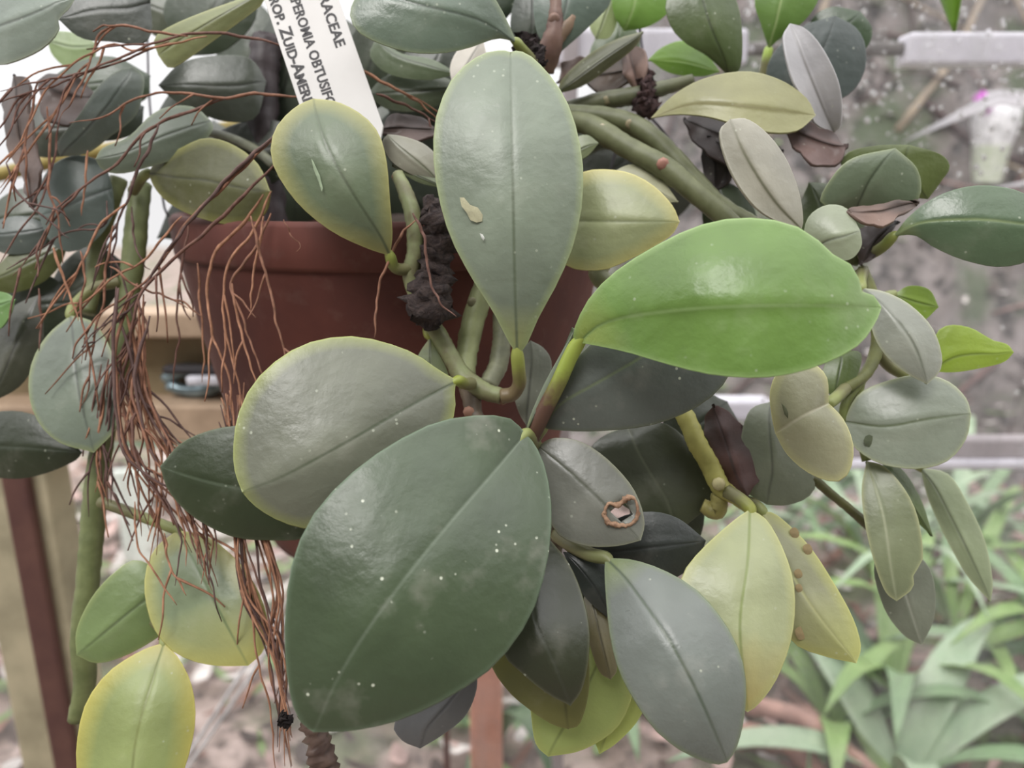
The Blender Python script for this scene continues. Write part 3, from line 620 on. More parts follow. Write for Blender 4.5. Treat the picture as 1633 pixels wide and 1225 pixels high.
leaf((120, 136, 92), (686, 538), [(668, 565), (655, 600), (665, 640)], (690, 670), [(702, 568), (716, 600), (715, 640)], (27.4, 27.2, 27.4), (0.2, 0.2), basec=(170, 175, 80), pet=[(683, 525, 27.6), (690, 505, 27.8)], petc=(165, 172, 85))
leaf((76, 84, 60), (1000, 680), [(955, 700), (938, 735), (985, 800)], (1080, 850), [(1060, 675), (1110, 720), (1140, 790)], (28, 27.2, 27.2), (0.3, 0.3), tr=0.03, rib=(96, 104, 78))
leaf((116, 118, 124), (760, 1060), [(690, 1100), (630, 1150), (640, 1180)], (670, 1194), [(760, 1100), (742, 1142), (706, 1172)], (25.4, 24.8, 24.8), (0.2, 0.2), tr=0.05)
leaf((150, 150, 136), (702, 295), [(660, 280), (625, 258), (610, 228)], (618, 214), [(705, 262), (680, 232), (645, 218)], (28.2, 27.8, 28), (0.2, 0.2), rib=(110, 116, 90))
leaf((110, 124, 86), (705, 300), [(670, 292), (640, 275)], (625, 262), [(700, 285), (670, 270)], (28, 28, 28.2), (0.1, 0.1))
leaf((120, 134, 90), (885, 260), [(910, 225), (935, 215)], (955, 228), [(905, 262), (935, 250)], (29.6, 29.4, 29.4), (0.1, 0.1))

# ---- dark filler leaves at the back of the crown
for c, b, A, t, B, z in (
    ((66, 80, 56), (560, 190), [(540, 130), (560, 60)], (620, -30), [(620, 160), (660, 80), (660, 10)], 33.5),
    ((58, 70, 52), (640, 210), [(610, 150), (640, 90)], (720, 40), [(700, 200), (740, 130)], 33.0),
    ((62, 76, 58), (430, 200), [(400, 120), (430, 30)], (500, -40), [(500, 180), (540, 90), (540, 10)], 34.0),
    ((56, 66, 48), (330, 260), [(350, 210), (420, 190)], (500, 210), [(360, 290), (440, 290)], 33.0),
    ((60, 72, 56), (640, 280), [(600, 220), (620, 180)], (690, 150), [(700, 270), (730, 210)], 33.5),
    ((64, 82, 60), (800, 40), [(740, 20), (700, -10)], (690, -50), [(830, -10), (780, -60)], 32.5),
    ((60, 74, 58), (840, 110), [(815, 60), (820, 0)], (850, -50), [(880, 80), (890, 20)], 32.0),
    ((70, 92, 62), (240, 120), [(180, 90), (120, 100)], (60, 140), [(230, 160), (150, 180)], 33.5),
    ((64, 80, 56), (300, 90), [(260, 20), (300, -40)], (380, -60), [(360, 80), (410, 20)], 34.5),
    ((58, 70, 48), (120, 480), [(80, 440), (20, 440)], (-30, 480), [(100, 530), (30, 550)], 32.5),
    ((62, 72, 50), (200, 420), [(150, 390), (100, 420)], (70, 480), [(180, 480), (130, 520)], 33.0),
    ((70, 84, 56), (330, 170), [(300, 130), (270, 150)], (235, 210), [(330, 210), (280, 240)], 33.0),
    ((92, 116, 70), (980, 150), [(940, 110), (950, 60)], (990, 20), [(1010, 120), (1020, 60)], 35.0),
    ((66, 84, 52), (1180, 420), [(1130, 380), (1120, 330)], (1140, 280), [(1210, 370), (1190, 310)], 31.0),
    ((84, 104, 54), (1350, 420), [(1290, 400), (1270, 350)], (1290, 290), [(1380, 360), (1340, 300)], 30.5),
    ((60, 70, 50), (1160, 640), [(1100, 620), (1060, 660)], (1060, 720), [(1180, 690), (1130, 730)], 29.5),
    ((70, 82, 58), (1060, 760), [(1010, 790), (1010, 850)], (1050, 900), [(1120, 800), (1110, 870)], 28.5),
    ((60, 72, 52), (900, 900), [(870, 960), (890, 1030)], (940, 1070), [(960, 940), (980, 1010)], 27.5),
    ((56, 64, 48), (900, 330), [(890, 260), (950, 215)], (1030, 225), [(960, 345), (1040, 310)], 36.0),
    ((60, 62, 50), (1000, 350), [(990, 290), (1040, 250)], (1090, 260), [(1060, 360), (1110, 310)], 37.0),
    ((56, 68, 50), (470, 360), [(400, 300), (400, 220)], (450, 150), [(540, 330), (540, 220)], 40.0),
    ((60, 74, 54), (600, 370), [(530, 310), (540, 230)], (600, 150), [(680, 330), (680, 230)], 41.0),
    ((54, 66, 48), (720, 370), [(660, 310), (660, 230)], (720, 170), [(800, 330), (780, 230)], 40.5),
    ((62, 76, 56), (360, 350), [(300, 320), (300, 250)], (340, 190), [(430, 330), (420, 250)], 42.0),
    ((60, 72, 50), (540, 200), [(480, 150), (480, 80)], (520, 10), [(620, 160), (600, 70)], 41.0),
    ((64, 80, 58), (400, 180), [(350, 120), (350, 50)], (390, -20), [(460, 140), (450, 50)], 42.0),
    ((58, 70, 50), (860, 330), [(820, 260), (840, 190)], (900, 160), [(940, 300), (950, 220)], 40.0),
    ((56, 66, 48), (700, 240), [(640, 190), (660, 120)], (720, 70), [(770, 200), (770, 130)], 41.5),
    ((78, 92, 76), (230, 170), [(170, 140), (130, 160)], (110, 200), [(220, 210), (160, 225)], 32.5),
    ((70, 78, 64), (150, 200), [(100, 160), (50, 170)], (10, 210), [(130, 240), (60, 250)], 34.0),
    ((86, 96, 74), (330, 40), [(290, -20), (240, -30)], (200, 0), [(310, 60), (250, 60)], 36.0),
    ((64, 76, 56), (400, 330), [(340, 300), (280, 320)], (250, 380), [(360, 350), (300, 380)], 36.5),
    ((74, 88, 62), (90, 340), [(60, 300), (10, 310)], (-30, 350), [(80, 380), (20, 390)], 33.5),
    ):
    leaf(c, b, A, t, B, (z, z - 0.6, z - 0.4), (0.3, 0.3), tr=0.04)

# ---- dead leaves
dead1 = dict(rough=0.75, tr=0.0, dust=0.2, mott=0.7, puck=6.0, name='dry_leaf')
leaf((112, 86, 76), (1462, 322), [(1420, 322), (1380, 328)], (1355, 338), [(1440, 340), (1410, 360), (1380, 355)], (27.4, 26.8, 26.6), (0.5, -0.4), **dead1)
leaf((62, 46, 44), (1432, 352), [(1400, 352), (1372, 362), (1362, 395)], (1375, 424), [(1420, 380), (1398, 405)], (27.8, 27.6, 27.6), (0.3, -0.3), **dead1)
leaf((92, 66, 62), (1250, 200), [(1285, 198), (1325, 205)], (1350, 232), [(1270, 235), (1305, 262), (1338, 262)], (29, 28.4, 28.6), (0.5, -0.5), **dead1)
leaf((58, 42, 40), (1090, 190), [(1130, 180), (1180, 190), (1220, 210)], (1250, 240), [(1110, 225), (1150, 260), (1210, 270)], (30.6, 30.2, 30), (0.5, -0.3), **dead1)
leaf((46, 36, 34), (1130, 215), [(1115, 250), (1120, 285)], (1140, 305), [(1165, 240), (1170, 280)], (30.4, 30.2, 30.2), (0.4, -0.4), **dead1)
leaf((86, 50, 46), (1135, 645), [(1150, 650), (1185, 680), (1215, 715), (1228, 738)], (1195, 795), [(1122, 680), (1140, 730), (1165, 780)], (27.0, 26.6, 26.4), (0.6, 0.6), mids=[(1155, 700), (1175, 760)], label='dark red-brown crumpled dead leaf', **dead1)
leaf((86, 66, 62), (600, 205), [(630, 182), (665, 185)], (702, 205), [(630, 218), (670, 222)], (28.8, 28.4, 28.4), (0.4, -0.4), **dead1)
leaf((112, 80, 66), (888, 130), [(895, 98), (920, 92)], (950, 105), [(900, 140), (930, 130)], (31.5, 31, 31), (0.4, -0.4), **dead1)
leaf((120, 92, 84), (1000, 60), [(985, 90), (1000, 130)], (1020, 150), [(1020, 80), (1030, 120)], (31.5, 31, 31), (0.4, -0.4), **dead1)
leaf((92, 76, 66), (930, 120), [(960, 95), (1000, 90)], (1020, 110), [(950, 145), (990, 140)], (31.8, 31.4, 31.2), (0.4, -0.4), **dead1)
leaf((104, 84, 78), (20, 120), [(5, 170), (12, 230)], (50, 330), [(45, 130), (48, 200), (62, 280)], (29.8, 29.2, 29), (0.7, -0.5), **dead1)
leaf((90, 72, 68), (60, 130), [(90, 112), (130, 125)], (150, 155), [(70, 190), (110, 200), (140, 185)], (31.4, 31, 31), (0.5, -0.5), **dead1)

# ---- stems
GS = (134, 142, 100); BS = (120, 112, 90)
stem([(634, 278, 27.6), (648, 310, 27.2), (660, 350, 27.0), (662, 400, 27.0), (656, 440, 27.1), (672, 490, 27.3), (700, 535, 27.4), (728, 585, 27.3), (745, 608, 27.2), (775, 625, 27.0), (800, 632, 26.9)],
     [.0022, .0028, .003, .0029, .0031, .003, .0031, .0033, .0038, .0032, .0029], GS, (112, 108, 78), nodes=[(802, 636, 26.7, .0022, (150, 118, 92)), (634, 282, 27.4, .0022, (150, 110, 84))])
stem([(745, 606, 27.3), (752, 635, 27.2), (760, 668, 27.0), (800, 700, 26.4), (850, 712, 25.6), (872, 800, 26.2), (885, 850, 26.3), (880, 930, 26.4)], [.0036, .0034, .003, .003, .003, .003, .0028, .0024], (112, 98, 82), nodes=[(748, 657, 26.7, .0022, (176, 132, 110))])
stem([(800, 380, 28.6), (775, 450, 28.4), (755, 510, 28.2), (745, 560, 28.0), (742, 600, 27.6)], [.0042, .0042, .0042, .004, .0036], (150, 156, 112), (132, 138, 98), nodes=[(753, 482, 27.8, .002, (120, 116, 84))])
stem([(800, 500, 28.6), (800, 540, 28.4), (795, 580, 28.2), (778, 615, 27.8)], [.0034, .0034, .0036, .0034], (140, 142, 116))
stem([(820, 190, 31.4), (920, 195, 30.2), (955, 208, 29.8), (1000, 235, 29.4), (1060, 268, 28.9), (1110, 308, 28.6), (1170, 360, 28.4), (1230, 420, 28.6)], [.0036, .0040, .0044, .0042, .0043, .0040, .0036, .003], (108, 112, 80), (90, 94, 64), nodes=[(960, 207, 29.3, .0026, (176, 166, 140)), (1057, 262, 28.4, .0026, (170, 120, 104))])
stem([(820, 180, 31.8), (930, 183, 30.9), (1000, 196, 30.4), (1050, 228, 30.0), (1110, 292, 29.7), (1150, 330, 29.4), (1240, 380, 29.0), (1300, 400, 28.6), (1370, 412, 28.4)], [.0036, .0040, .0042, .0040, .0040, .0038, .0036, .0034, .003], (102, 106, 76), (86, 90, 60), nodes=[(1005, 198, 29.9, .0022, (150, 138, 108))])
stem([(860, 185, 32), (920, 172, 31.5), (965, 160, 31.2), (1015, 152, 31), (1060, 140, 31), (1105, 127, 31)], [.0036, .0038, .0038, .0036, .003, .0022], (98, 100, 74), (80, 84, 60), nodes=[(967, 160, 30.8, .002, (150, 140, 108))])
stem([(900, 260, 31), (960, 225, 31), (1010, 240, 31.2)], [.003, .0034, .003], (70, 78, 54))
stem([(1078, 640, 27.2), (1098, 675, 26.9), (1112, 708, 26.7), (1130, 738, 26.7), (1148, 775, 26.6), (1175, 795, 26.4), (1196, 812, 26.0)], [.003, .0034, .0035, .0034, .0034, .0026, .002], (176, 172, 98), (156, 152, 84), nodes=[(1146, 772, 26.0, .0024, (200, 190, 140))])
stem([(1078, 640, 27.3), (1040, 560, 28.2), (985, 470, 28.8), (955, 440, 29.2), (962, 410, 29.4)], [.003, .0032, .0034, .0038, .0042], (150, 152, 116))
stem([(1148, 790, 26.8), (1142, 815, 26.9), (1120, 806, 27.0)], [.003, .0032, .0024], (168, 160, 96))
stem([(868, 112, 30.4), (880, 70, 29.8), (886, 35, 29.6), (888, -30, 29.6)], [.0042, .0044, .0032, .0028], (124, 98, 86), (100, 76, 70), nodes=[(884, 30, 29.2, .0024, (140, 110, 96))])
stem([(884, 66, 29.8), (905, 40, 29.7), (925, 5, 29.8), (940, -40, 30)], [.0034, .0028, .0025, .0022], (142, 118, 96))
stem([(1296, 762, 27.2), (1322, 785, 27.2), (1350, 808, 27.4), (1378, 832, 27.6), (1410, 862, 28)], [.0018, .0016, .0016, .0018, .0016], (96, 96, 56))
stem([(1348, 620, 27), (1385, 590, 27.6), (1400, 540, 28), (1392, 480, 28), (1372, 430, 28.3)], [.002, .0022, .0024, .0026, .0028], (120, 124, 70))
stem([(1345, 672, 27.3), (1350, 640, 27.3), (1385, 592, 27.6)], [.0016, .0016, .0018], (130, 140, 80))
stem([(1382, 735, 27.4), (1372, 700, 27.6), (1362, 650, 27.6), (1372, 610, 27.6)], [.0016, .0016, .0018, .0018], (130, 140, 80))
# left stems
stem([(225, 295, 32), (218, 350, 31.6), (212, 420, 31.4), (200, 500, 31.2), (190, 570, 31.0), (175, 650, 30.8), (158, 740, 30.4), (148, 830, 30.2), (140, 930, 30.0), (132, 1010, 30), (135, 1090, 30), (120, 1150, 30)],
     [.0044, .0046, .0046, .0044, .0042, .004, .0044, .0046, .0044, .0046, .0042, .003], (118, 126, 82), (98, 106, 66), label='thick green stem trailing down past the roots')
stem([(190, 285, 32.4), (172, 340, 32.2), (155, 390, 32.2), (150, 450, 32), (140, 500, 31.6)], [.0036, .0036, .0036, .0034, .003], (124, 130, 86))
stem([(300, 210, 33), (350, 215, 32.4), (400, 235, 31.5), (440, 265, 30.5)], [.0016, .0018, .002, .002], (104, 106, 84))
stem([(425, 60, 33), (420, 140, 33), (420, 220, 33), (430, 290, 33.2), (440, 375, 33.4)], [.0066, .0066, .0064, .006, .005], (66, 56, 58), (50, 42, 44), label='dark dead stem standing behind the roots', wob=0.25)
stem([(488, 1120, 24), (500, 1165, 24), (512, 1200, 24), (520, 1260, 24)], [.003, .0036, .0042, .0042], (104, 84, 74), (80, 62, 56), wob=0.6)
# reflexed dark clump of moss and old soil stuck to the stem
def clump(pp, rad, c, c2, nm, wob=1.0, label=None):
    v, f = ptube(pp, rad, sides=14, n=30, wob=wob, seed=5)
    v = [p + Vector((noise.noise(p * 420), noise.noise(p * 420 + Vector((5, 0, 0))), noise.noise(p * 420 + Vector((0, 9, 0))))) * 0.0018 for p in v]
    return link(nm, v, f, plain('crumbly_peat', c, c2, 500, 0.95, 0.8, 0.002), plant, label=label)
clump([(690, 320, 27.2), (700, 350, 26.9), (702, 385, 26.8), (694, 420, 26.8), (690, 455, 26.7), (686, 490, 26.6), (684, 520, 26.8)], [.003, .0052, .0058, .0046, .0062, .0078, .0038], (70, 58, 54), (46, 38, 38), 'peat_clump', label='dark crumbly peat clinging to the stem')
clump([(838, 62, 29), (845, 85, 28.8), (858, 110, 28.8)], [.003, .0046, .003], (60, 50, 50), (42, 36, 36), 'peat_clump')
clump([(1032, 112, 31), (1030, 140, 30.8), (1028, 165, 30.8), (1050, 175, 30.8)], [.0014, .0034, .0044, .003], (72, 52, 50), (56, 42, 42), 'peat_clump')
clump([(448, 1142, 24), (456, 1150, 23.9), (462, 1160, 23.9)], [.0012, .002, .001], (40, 32, 30), (30, 24, 24), 'peat_clump')

# ---- blemishes (real raised scars on the leaf)
def scar(px, py, d, shape, c, nm, parent, h=0.00015):
    q = P(px, py, d); n = (Vector((0, 0, CAMZ)) - q).normalized()
    vs = [P(px + x, py + y, d) + n * h * 0.2 for x, y in shape]; k = len(vs)
    vs += [P(px + x * 0.75, py + y * 0.75, d) + n * h for x, y in shape]; vs.append(q + n * h)
    fs = [(i, (i + 1) % k, k + (i + 1) % k, k + i) for i in range(k)] + [(k + i, k + (i + 1) % k, 2 * k) for i in range(k)]
    return link(nm, vs, fs, plain('leaf_scar_tissue', c, tuple(v * 0.86 for v in c), 300, 0.7, 0.3), parent)
LV = {o.get('label'): o for o in plant.children if o.get('label')}
def onleaf(o, px, py):
    """distance (cm) at which the view through a pixel meets the leaf"""
    off = Vector(o['_w']); best = None
    for v in o.data.vertices:
        w = v.co + off; rel = w - Vector((0, 0, CAMZ))
        d = rel.y * CP - rel.z * SP
        x = 816.5 + rel.x / d * F; y = 612.5 - (rel.y * SP + rel.z * CP) / d * F
        k = (x - px) ** 2 + (y - py) ** 2
        if best is None or k < best[0]: best = (k, d * 100)
    return best[1]
t = LV['tall upright oval leaf with a pale scar']
scar(752, 335, onleaf(t, 752, 335) - 0.06, [(-19, -20), (-12, -20), (-2, -8), (10, -4), (18, 8), (17, 18), (8, 20), (-2, 16), (-8, 4), (-16, -6)], (176, 172, 140), 'pale_scar', t)
scar(770, 378, onleaf(t, 770, 378) - 0.06, [(-5, -6), (0, -4), (3, 2), (1, 6), (-2, 2)], (206, 208, 200), 'pale_scar', t)
t = LV['grey-green leaf with a brown-rimmed hole']
dz = onleaf(t, 985, 820)
ring = [(963, 820), (970, 803), (985, 806), (1003, 793), (1014, 800), (1017, 822), (1006, 836), (990, 838), (972, 834)]
vs, fs = ptube([(x, y, dz - 0.03) for x, y in ring + ring[:2]], [.0006, .0004, .0008, .0009, .0004, .0006, .0005, .0007, .0008, .0006, .0004], sides=8, n=60, wob=1.2)
link('hole_rim', vs, fs, plain('torn_dry_edge', (168, 136, 110), (136, 104, 82), 300, 0.8, 0.6), t)
t = LV['pale leaf with brown blemishes']
for px, py, r in ((1267, 850, 9), (1288, 876, 9), (1273, 915, 8), (1274, 938, 7), (1277, 1010, 11)):
    scar(px, py, onleaf(t, px, py) - 0.045, [(0.85 * r * math.cos(a) * (1 + .15 * math.sin(2 * a)), r * math.sin(a)) for a in [k * math.pi / 6 for k in range(12)]], (156, 138, 100), 'brown_blemish', t)
t = LV['round grey-green leaf with a dark speck']
scar(1386, 703, onleaf(t, 1386, 703) - 0.05, [(9 * math.cos(a), 10 * math.sin(a)) for a in [k * math.pi / 4 for k in range(8)]], (86, 94, 70), 'dark_speck', t)
t = LV['pale leaf folded along its rib']
scar(1252, 655, onleaf(t, 1252, 655) - 0.05, [(-6, -12), (2, -4), (6, 6), (5, 13), (-1, 6)], (96, 100, 72), 'dark_slit', t)
t = LV['oval leaf with a yellow margin before the white tag']
scar(506, 278, onleaf(t, 506, 278) - 0.05, [(-10, -26), (-6, -20), (4, 2), (9, 22), (7, 28), (2, 12), (-6, -8)], (150, 166, 136), 'pale_scratch', t)

# ------------------------------------------------------------------ plant tag with lettering
E1 = Vector((0.317, 0.948)); E2 = Vector((0.948, -0.317))
def lab(s, t, d):          # s along the writing, t towards its top (zoomed photo units)
    q = E1 * s + E2 * t
    return P(350 + q.x / 3.0625, q.y / 3.0625, d)
def labd(s): return 28.2 - 0.0012 * s
tagp = thing('plant_tag', 'white plastic plant tag with black capital lettering stuck in the pot', 'tag', lab(1150, 368, labd(1150)))
white = plain('white_plastic', (204, 201, 198), (194, 191, 188), 30, 0.45, 0.05)
ink, nt, bs, _ = newmat('black_print'); bs.inputs['Base Color'].default_value = rgba((46, 44, 46)); bs.inputs['Roughness'].default_value = 0.6
o0, ox, oy = lab(0, 207, labd(0)), lab(1000, 207, labd(1000)), lab(0, 530, labd(0))
AX = (ox - o0).normalized(); AY = (oy - o0); AY = (AY - AX * AY.dot(AX)); hgt = AY.length; AY.normalize(); AZ = AX.cross(AY).normalized()
unit = (ox - o0).length / 1000.0
if AZ.dot(Vector((0, 0, CAMZ)) - o0) < 0: AZ = -AZ
s0, s1 = -700, 1180
def lp(s, t, h): return o0 + AX * (s * unit) + AY * ((t - 207) * unit) + AZ * h
vs = [lp(s, t, h) for h in (0, -0.0012) for s, t in ((s0, 207), (800, 207), (1290, 240), (1290, 290), (850, 530), (s0, 530))]
fs = [(0, 1, 2, 3, 4, 5), (11, 10, 9, 8, 7, 6)] + [(i, i + 6, (i + 1) % 6 + 6, (i + 1) % 6) for i in range(6)]
bevel(link('tag_plate', vs, fs, white, tagp, smooth=False), 0.0002)
def line(txt, sa, sb, t0, h, caps=False, bold=0.028):
    cu = bpy.data.curves.new('txt', 'FONT'); cu.body = txt; cu.size = 1.0; cu.offset = bold; cu.resolution_u = 3
    if caps:
        cu.small_caps_scale = 0.8
        for ch in cu.body_format: ch.use_small_caps = True
    to = bpy.data.objects.new('txt', cu); COL.objects.link(to)
    dg = bpy.context.evaluated_depsgraph_get()
    me = bpy.data.meshes.new_from_object(to.evaluated_get(dg))
    bpy.data.objects.remove(to); bpy.data.curves.remove(cu)
    xs = [v.co.x for v in me.vertices]; ys = [v.co.y for v in me.vertices]
    x0, x1, y0, y1 = min(xs), max(xs), min(ys), max(ys)
    vs = [lp(sa + (v.co.x - x0) / (x1 - x0) * (sb - sa), t0 + (v.co.y - y0) / (y1 - y0) * h, 0.00012) for v in me.vertices]
    fs = [tuple(p.vertices) for p in me.polygons]
    bpy.data.meshes.remove(me)
    return link('lettering', vs, fs, ink, tagp, smooth=False)
line('PIPERACEAE', 22, 420, 444, 50)
line('PEPEROMIA OBTUSIFOLIA', 60, 770, 318, 48)
line('Trop. Zuid-Amerika', 24, 705, 226, 58, caps=True)

# ------------------------------------------------------------------ tangle of dry roots
rt = thing('dry_root_tangle', 'tangle of wiry reddish-brown dry roots hanging over the side of the pot', 'roots', P(440, 250, 29))
RM = [plain('dry_root', c, c2, 260, 0.8, 0.5, 0.0004) for c, c2 in (((150, 106, 84), (112, 78, 62)), ((122, 88, 76), (90, 62, 54)), ((174, 126, 98), (136, 96, 74)), ((104, 80, 74), (80, 60, 56)))]
rr = random.Random(11)
def strand(pp, r0=0.00075, r1=0.0004, nb=3, mat=None):
    """one root with its fine side branches"""
    n = len(pp)
    ra = [(r0 + (r1 - r0) * i / (n - 1)) for i in range(n)]
    # kink the path a little
    us = [i / (n * 3 - 1) for i in range(n * 3)]
    sm = [list(q) for q in resample([tuple(p) for p in pp], us)]
    for q in sm[1:-1]:
        q[0] += rr.uniform(-1.6, 1.6); q[1] += rr.uniform(-1.6, 1.6); q[2] += rr.uniform(-0.08, 0.08)
    ra = [(r0 + (r1 - r0) * u) * 0.78 * min(1, 0.45 + u * 4) * min(1, 0.35 + (1 - u) * 5) for u in us]
    v, f = ptube([tuple(q) for q in sm], ra, sides=5, n=len(sm) * 2, wob=0.35, seed=pp[0][0])
    for b in range(nb):
        k = rr.randint(len(sm) // 4, len(sm) - 2)
        a = sm[k]; t = Vector((sm[k + 1][0] - a[0], sm[k + 1][1] - a[1])); 
        if t.length < 1e-6: continue
        t.normalize(); ang = rr.choice((-1, 1)) * rr.uniform(0.3, 0.8)
        dx, dy = t.x * math.cos(ang) - t.y * math.sin(ang), t.x * math.sin(ang) + t.y * math.cos(ang)
        L = rr.uniform(30, 105); bp = [tuple(a)]
        for s in (0.35, 0.7, 1.0):
            bp.append((a[0] + dx * L * s + rr.uniform(-4, 4), a[1] + dy * L * s + 22 * s * s + rr.uniform(-4, 4), a[2] + rr.uniform(-0.3, 0.3) * s))
        v2, f2 = ptube(bp, [r1 * 1.2, r1 * 1.05, r1 * 0.9, r1 * 0.6], sides=4, n=9, wob=0.3)
        o = len(v); v += v2; f += [tuple(i + o for i in q) for q in f2]
    return link('root_strand', v, f, mat or rr.choice(RM), rt)
def S(pts, d0, d1, **k):
    n = len(pts); strand([(x, y, d0 + (d1 - d0) * i / (n - 1)) for i, (x, y) in enumerate(pts)], **k)
S([(480, 155), (400, 150), (355, 156), (280, 148), (230, 152), (165, 185), (110, 196)], 28.6, 28.0, r0=.0009, nb=3)
S([(360, 157), (300, 180), (255, 196), (220, 222), (180, 265), (130, 302), (85, 350), (60, 392), (20, 440)], 28.4, 28.2, r0=.0009, nb=4)
S([(253, 198), (238, 235), (218, 275), (202, 325), (190, 352), (182, 400), (175, 450)], 28.3, 28.6, r0=.0009, nb=3)
S([(460, 78), (400, 60), (330, 53), (270, 60), (200, 88), (130, 116), (60, 130), (0, 146)], 28.6, 27.6, r0=.0008, nb=4)
S([(300, 58), (235, 50), (200, 41), (165, 50), (150, 75), (140, 110), (120, 150), (95, 190)], 28.2, 27.8, nb=3)
S([(270, 66), (200, 95), (150, 112), (90, 135), (40, 150), (-20, 170)], 28.3, 27.8, r0=.0006, nb=3)
S([(330, 58), (220, 80), (180, 72), (120, 100), (70, 150), (40, 210), (10, 260)], 28.2, 27.6, r0=.0006, nb=3)
S([(448, 208), (400, 250), (350, 300), (310, 345), (280, 382), (240, 440), (215, 482), (180, 520), (140, 556)], 27.0, 28.2, r0=.0011, nb=4)
S([(440, 260), (370, 330), (310, 385), (265, 425), (225, 470), (208, 540), (192, 640), (200, 720), (222, 800), (240, 850)], 27.2, 28.4, r0=.0010, nb=4)
S([(436, 222), (395, 260), (345, 308), (300, 352), (270, 400), (232, 450), (150, 510), (130, 580)], 27.1, 28.2, r0=.0009, nb=4)
S([(432, 305), (400, 375), (365, 420), (355, 500), (372, 580), (385, 640), (380, 690)], 27.6, 27.2, r0=.0008, nb=2)
S([(420, 310), (385, 360), (345, 400), (330, 460), (340, 540), (362, 590), (368, 640), (375, 700)], 27.8, 27.4, r0=.0009, nb=2)
S([(432, 340), (405, 400), (368, 452), (385, 500), (400, 550), (420, 600), (432, 635)], 27.2, 26.8, r0=.0008, nb=2)
S([(370, 452), (378, 500), (392, 560), (410, 620)], 27.0, 26.8, nb=1)
S([(400, 345), (415, 405), (430, 460), (440, 510), (455, 565), (470, 600)], 26.8, 26.6, r0=.0008, nb=2)
S([(420, 345), (412, 400), (402, 450), (400, 498)], 26.8, 26.8, r0=.0007, nb=0)
S([(452, 350), (465, 375), (478, 390), (472, 402)], 26.9, 26.9, r0=.0003, r1=.0002, nb=0)
S([(300, 360), (292, 420), (282, 480), (285, 540), (280, 570), (276, 620)], 29, 29, r0=.0007, nb=2)
S([(315, 420), (320, 500), (325, 570), (322, 610)], 28.6, 28.6, r0=.0006, nb=0)
S([(60, 130), (45, 200), (30, 260), (0, 310)], 28, 28, r0=.0007, nb=2)
S([(130, 110), (80, 190), (40, 250), (0, 300)], 28.4, 28.2, r0=.0007, nb=2)
S([(75, 170), (80, 240), (78, 300), (92, 350), (100, 420)], 28.2, 28.2, r0=.0007, nb=2)
S([(10, 260), (30, 310), (75, 350), (110, 380)], 28, 28, r0=.0006, nb=1)
S([(95, 190), (85, 260), (60, 330), (30, 370), (0, 420)], 28.4, 28.4, r0=.0006, nb=2)
S([(140, 240), (135, 300), (130, 345)], 28.6, 28.8, r0=.0006, nb=0)
S([(170, 320), (165, 360), (110, 370), (60, 400), (10, 430)], 28.6, 28.4, r0=.0006, nb=2)
S([(200, 325), (160, 360), (130, 420), (100, 480)], 28.4, 28.2, r0=.0007, nb=2)
S([(85, 395), (100, 440), (115, 480), (125, 512)], 28.0, 28.0, r0=.0008, nb=0)
S([(128, 400), (135, 450), (120, 500)], 28.2, 28.2, r0=.0006, nb=1)
S([(62, 460), (65, 510), (62, 560)], 28.4, 28.4, r0=.0007, nb=0)
S([(175, 425), (225, 460), (260, 470), (300, 492)], 28.0, 28.2, r0=.0007, nb=1)
S([(290, 345), (255, 385), (225, 420), (185, 440), (150, 470), (110, 500)], 28.4, 28.2, r0=.0007, nb=2)
S([(180, 360), (170, 420), (165, 480), (150, 540), (140, 620), (128, 650)], 28.4, 28.4, r0=.0007, nb=3)
S([(210, 330), (215, 390), (228, 420), (240, 430)], 28.6, 28.4, r0=.0006, nb=0)
# hanging bundle at the left of the pot
for i in range(20):
    x0 = rr.uniform(180, 240); y0 = rr.uniform(440, 560)
    x1 = rr.uniform(178, 238); x2 = rr.uniform(205, 285); x3 = rr.uniform(225, 345)
    y3 = rr.uniform(760, 900)
    S([(x0, y0), (x1, y0 + 90), ((x1 + x2) / 2 - 8, 660), (x2, 735), (x3, y3)], rr.uniform(27.4, 29), rr.uniform(26.9, 28.2), r0=rr.uniform(.0006, .001), r1=.0004, nb=rr.choice((0, 1, 1, 2)))
for i in range(6):
    S([(rr.uniform(205, 230), rr.uniform(500, 560)), (rr.uniform(215, 235), 620), (rr.uniform(240, 270), 690), (rr.uniform(285, 320), rr.uniform(700, 740))], 28.6, 28.2, r0=.0006, nb=1)
for i in range(8):
    x0 = rr.uniform(150, 200)
    S([(x0, rr.uniform(560, 620)), (x0 - rr.uniform(0, 20), 680), (rr.uniform(140, 185), 740), (rr.uniform(130, 180), rr.uniform(770, 840))], 28.4, 28.6, r0=.0006, nb=1)
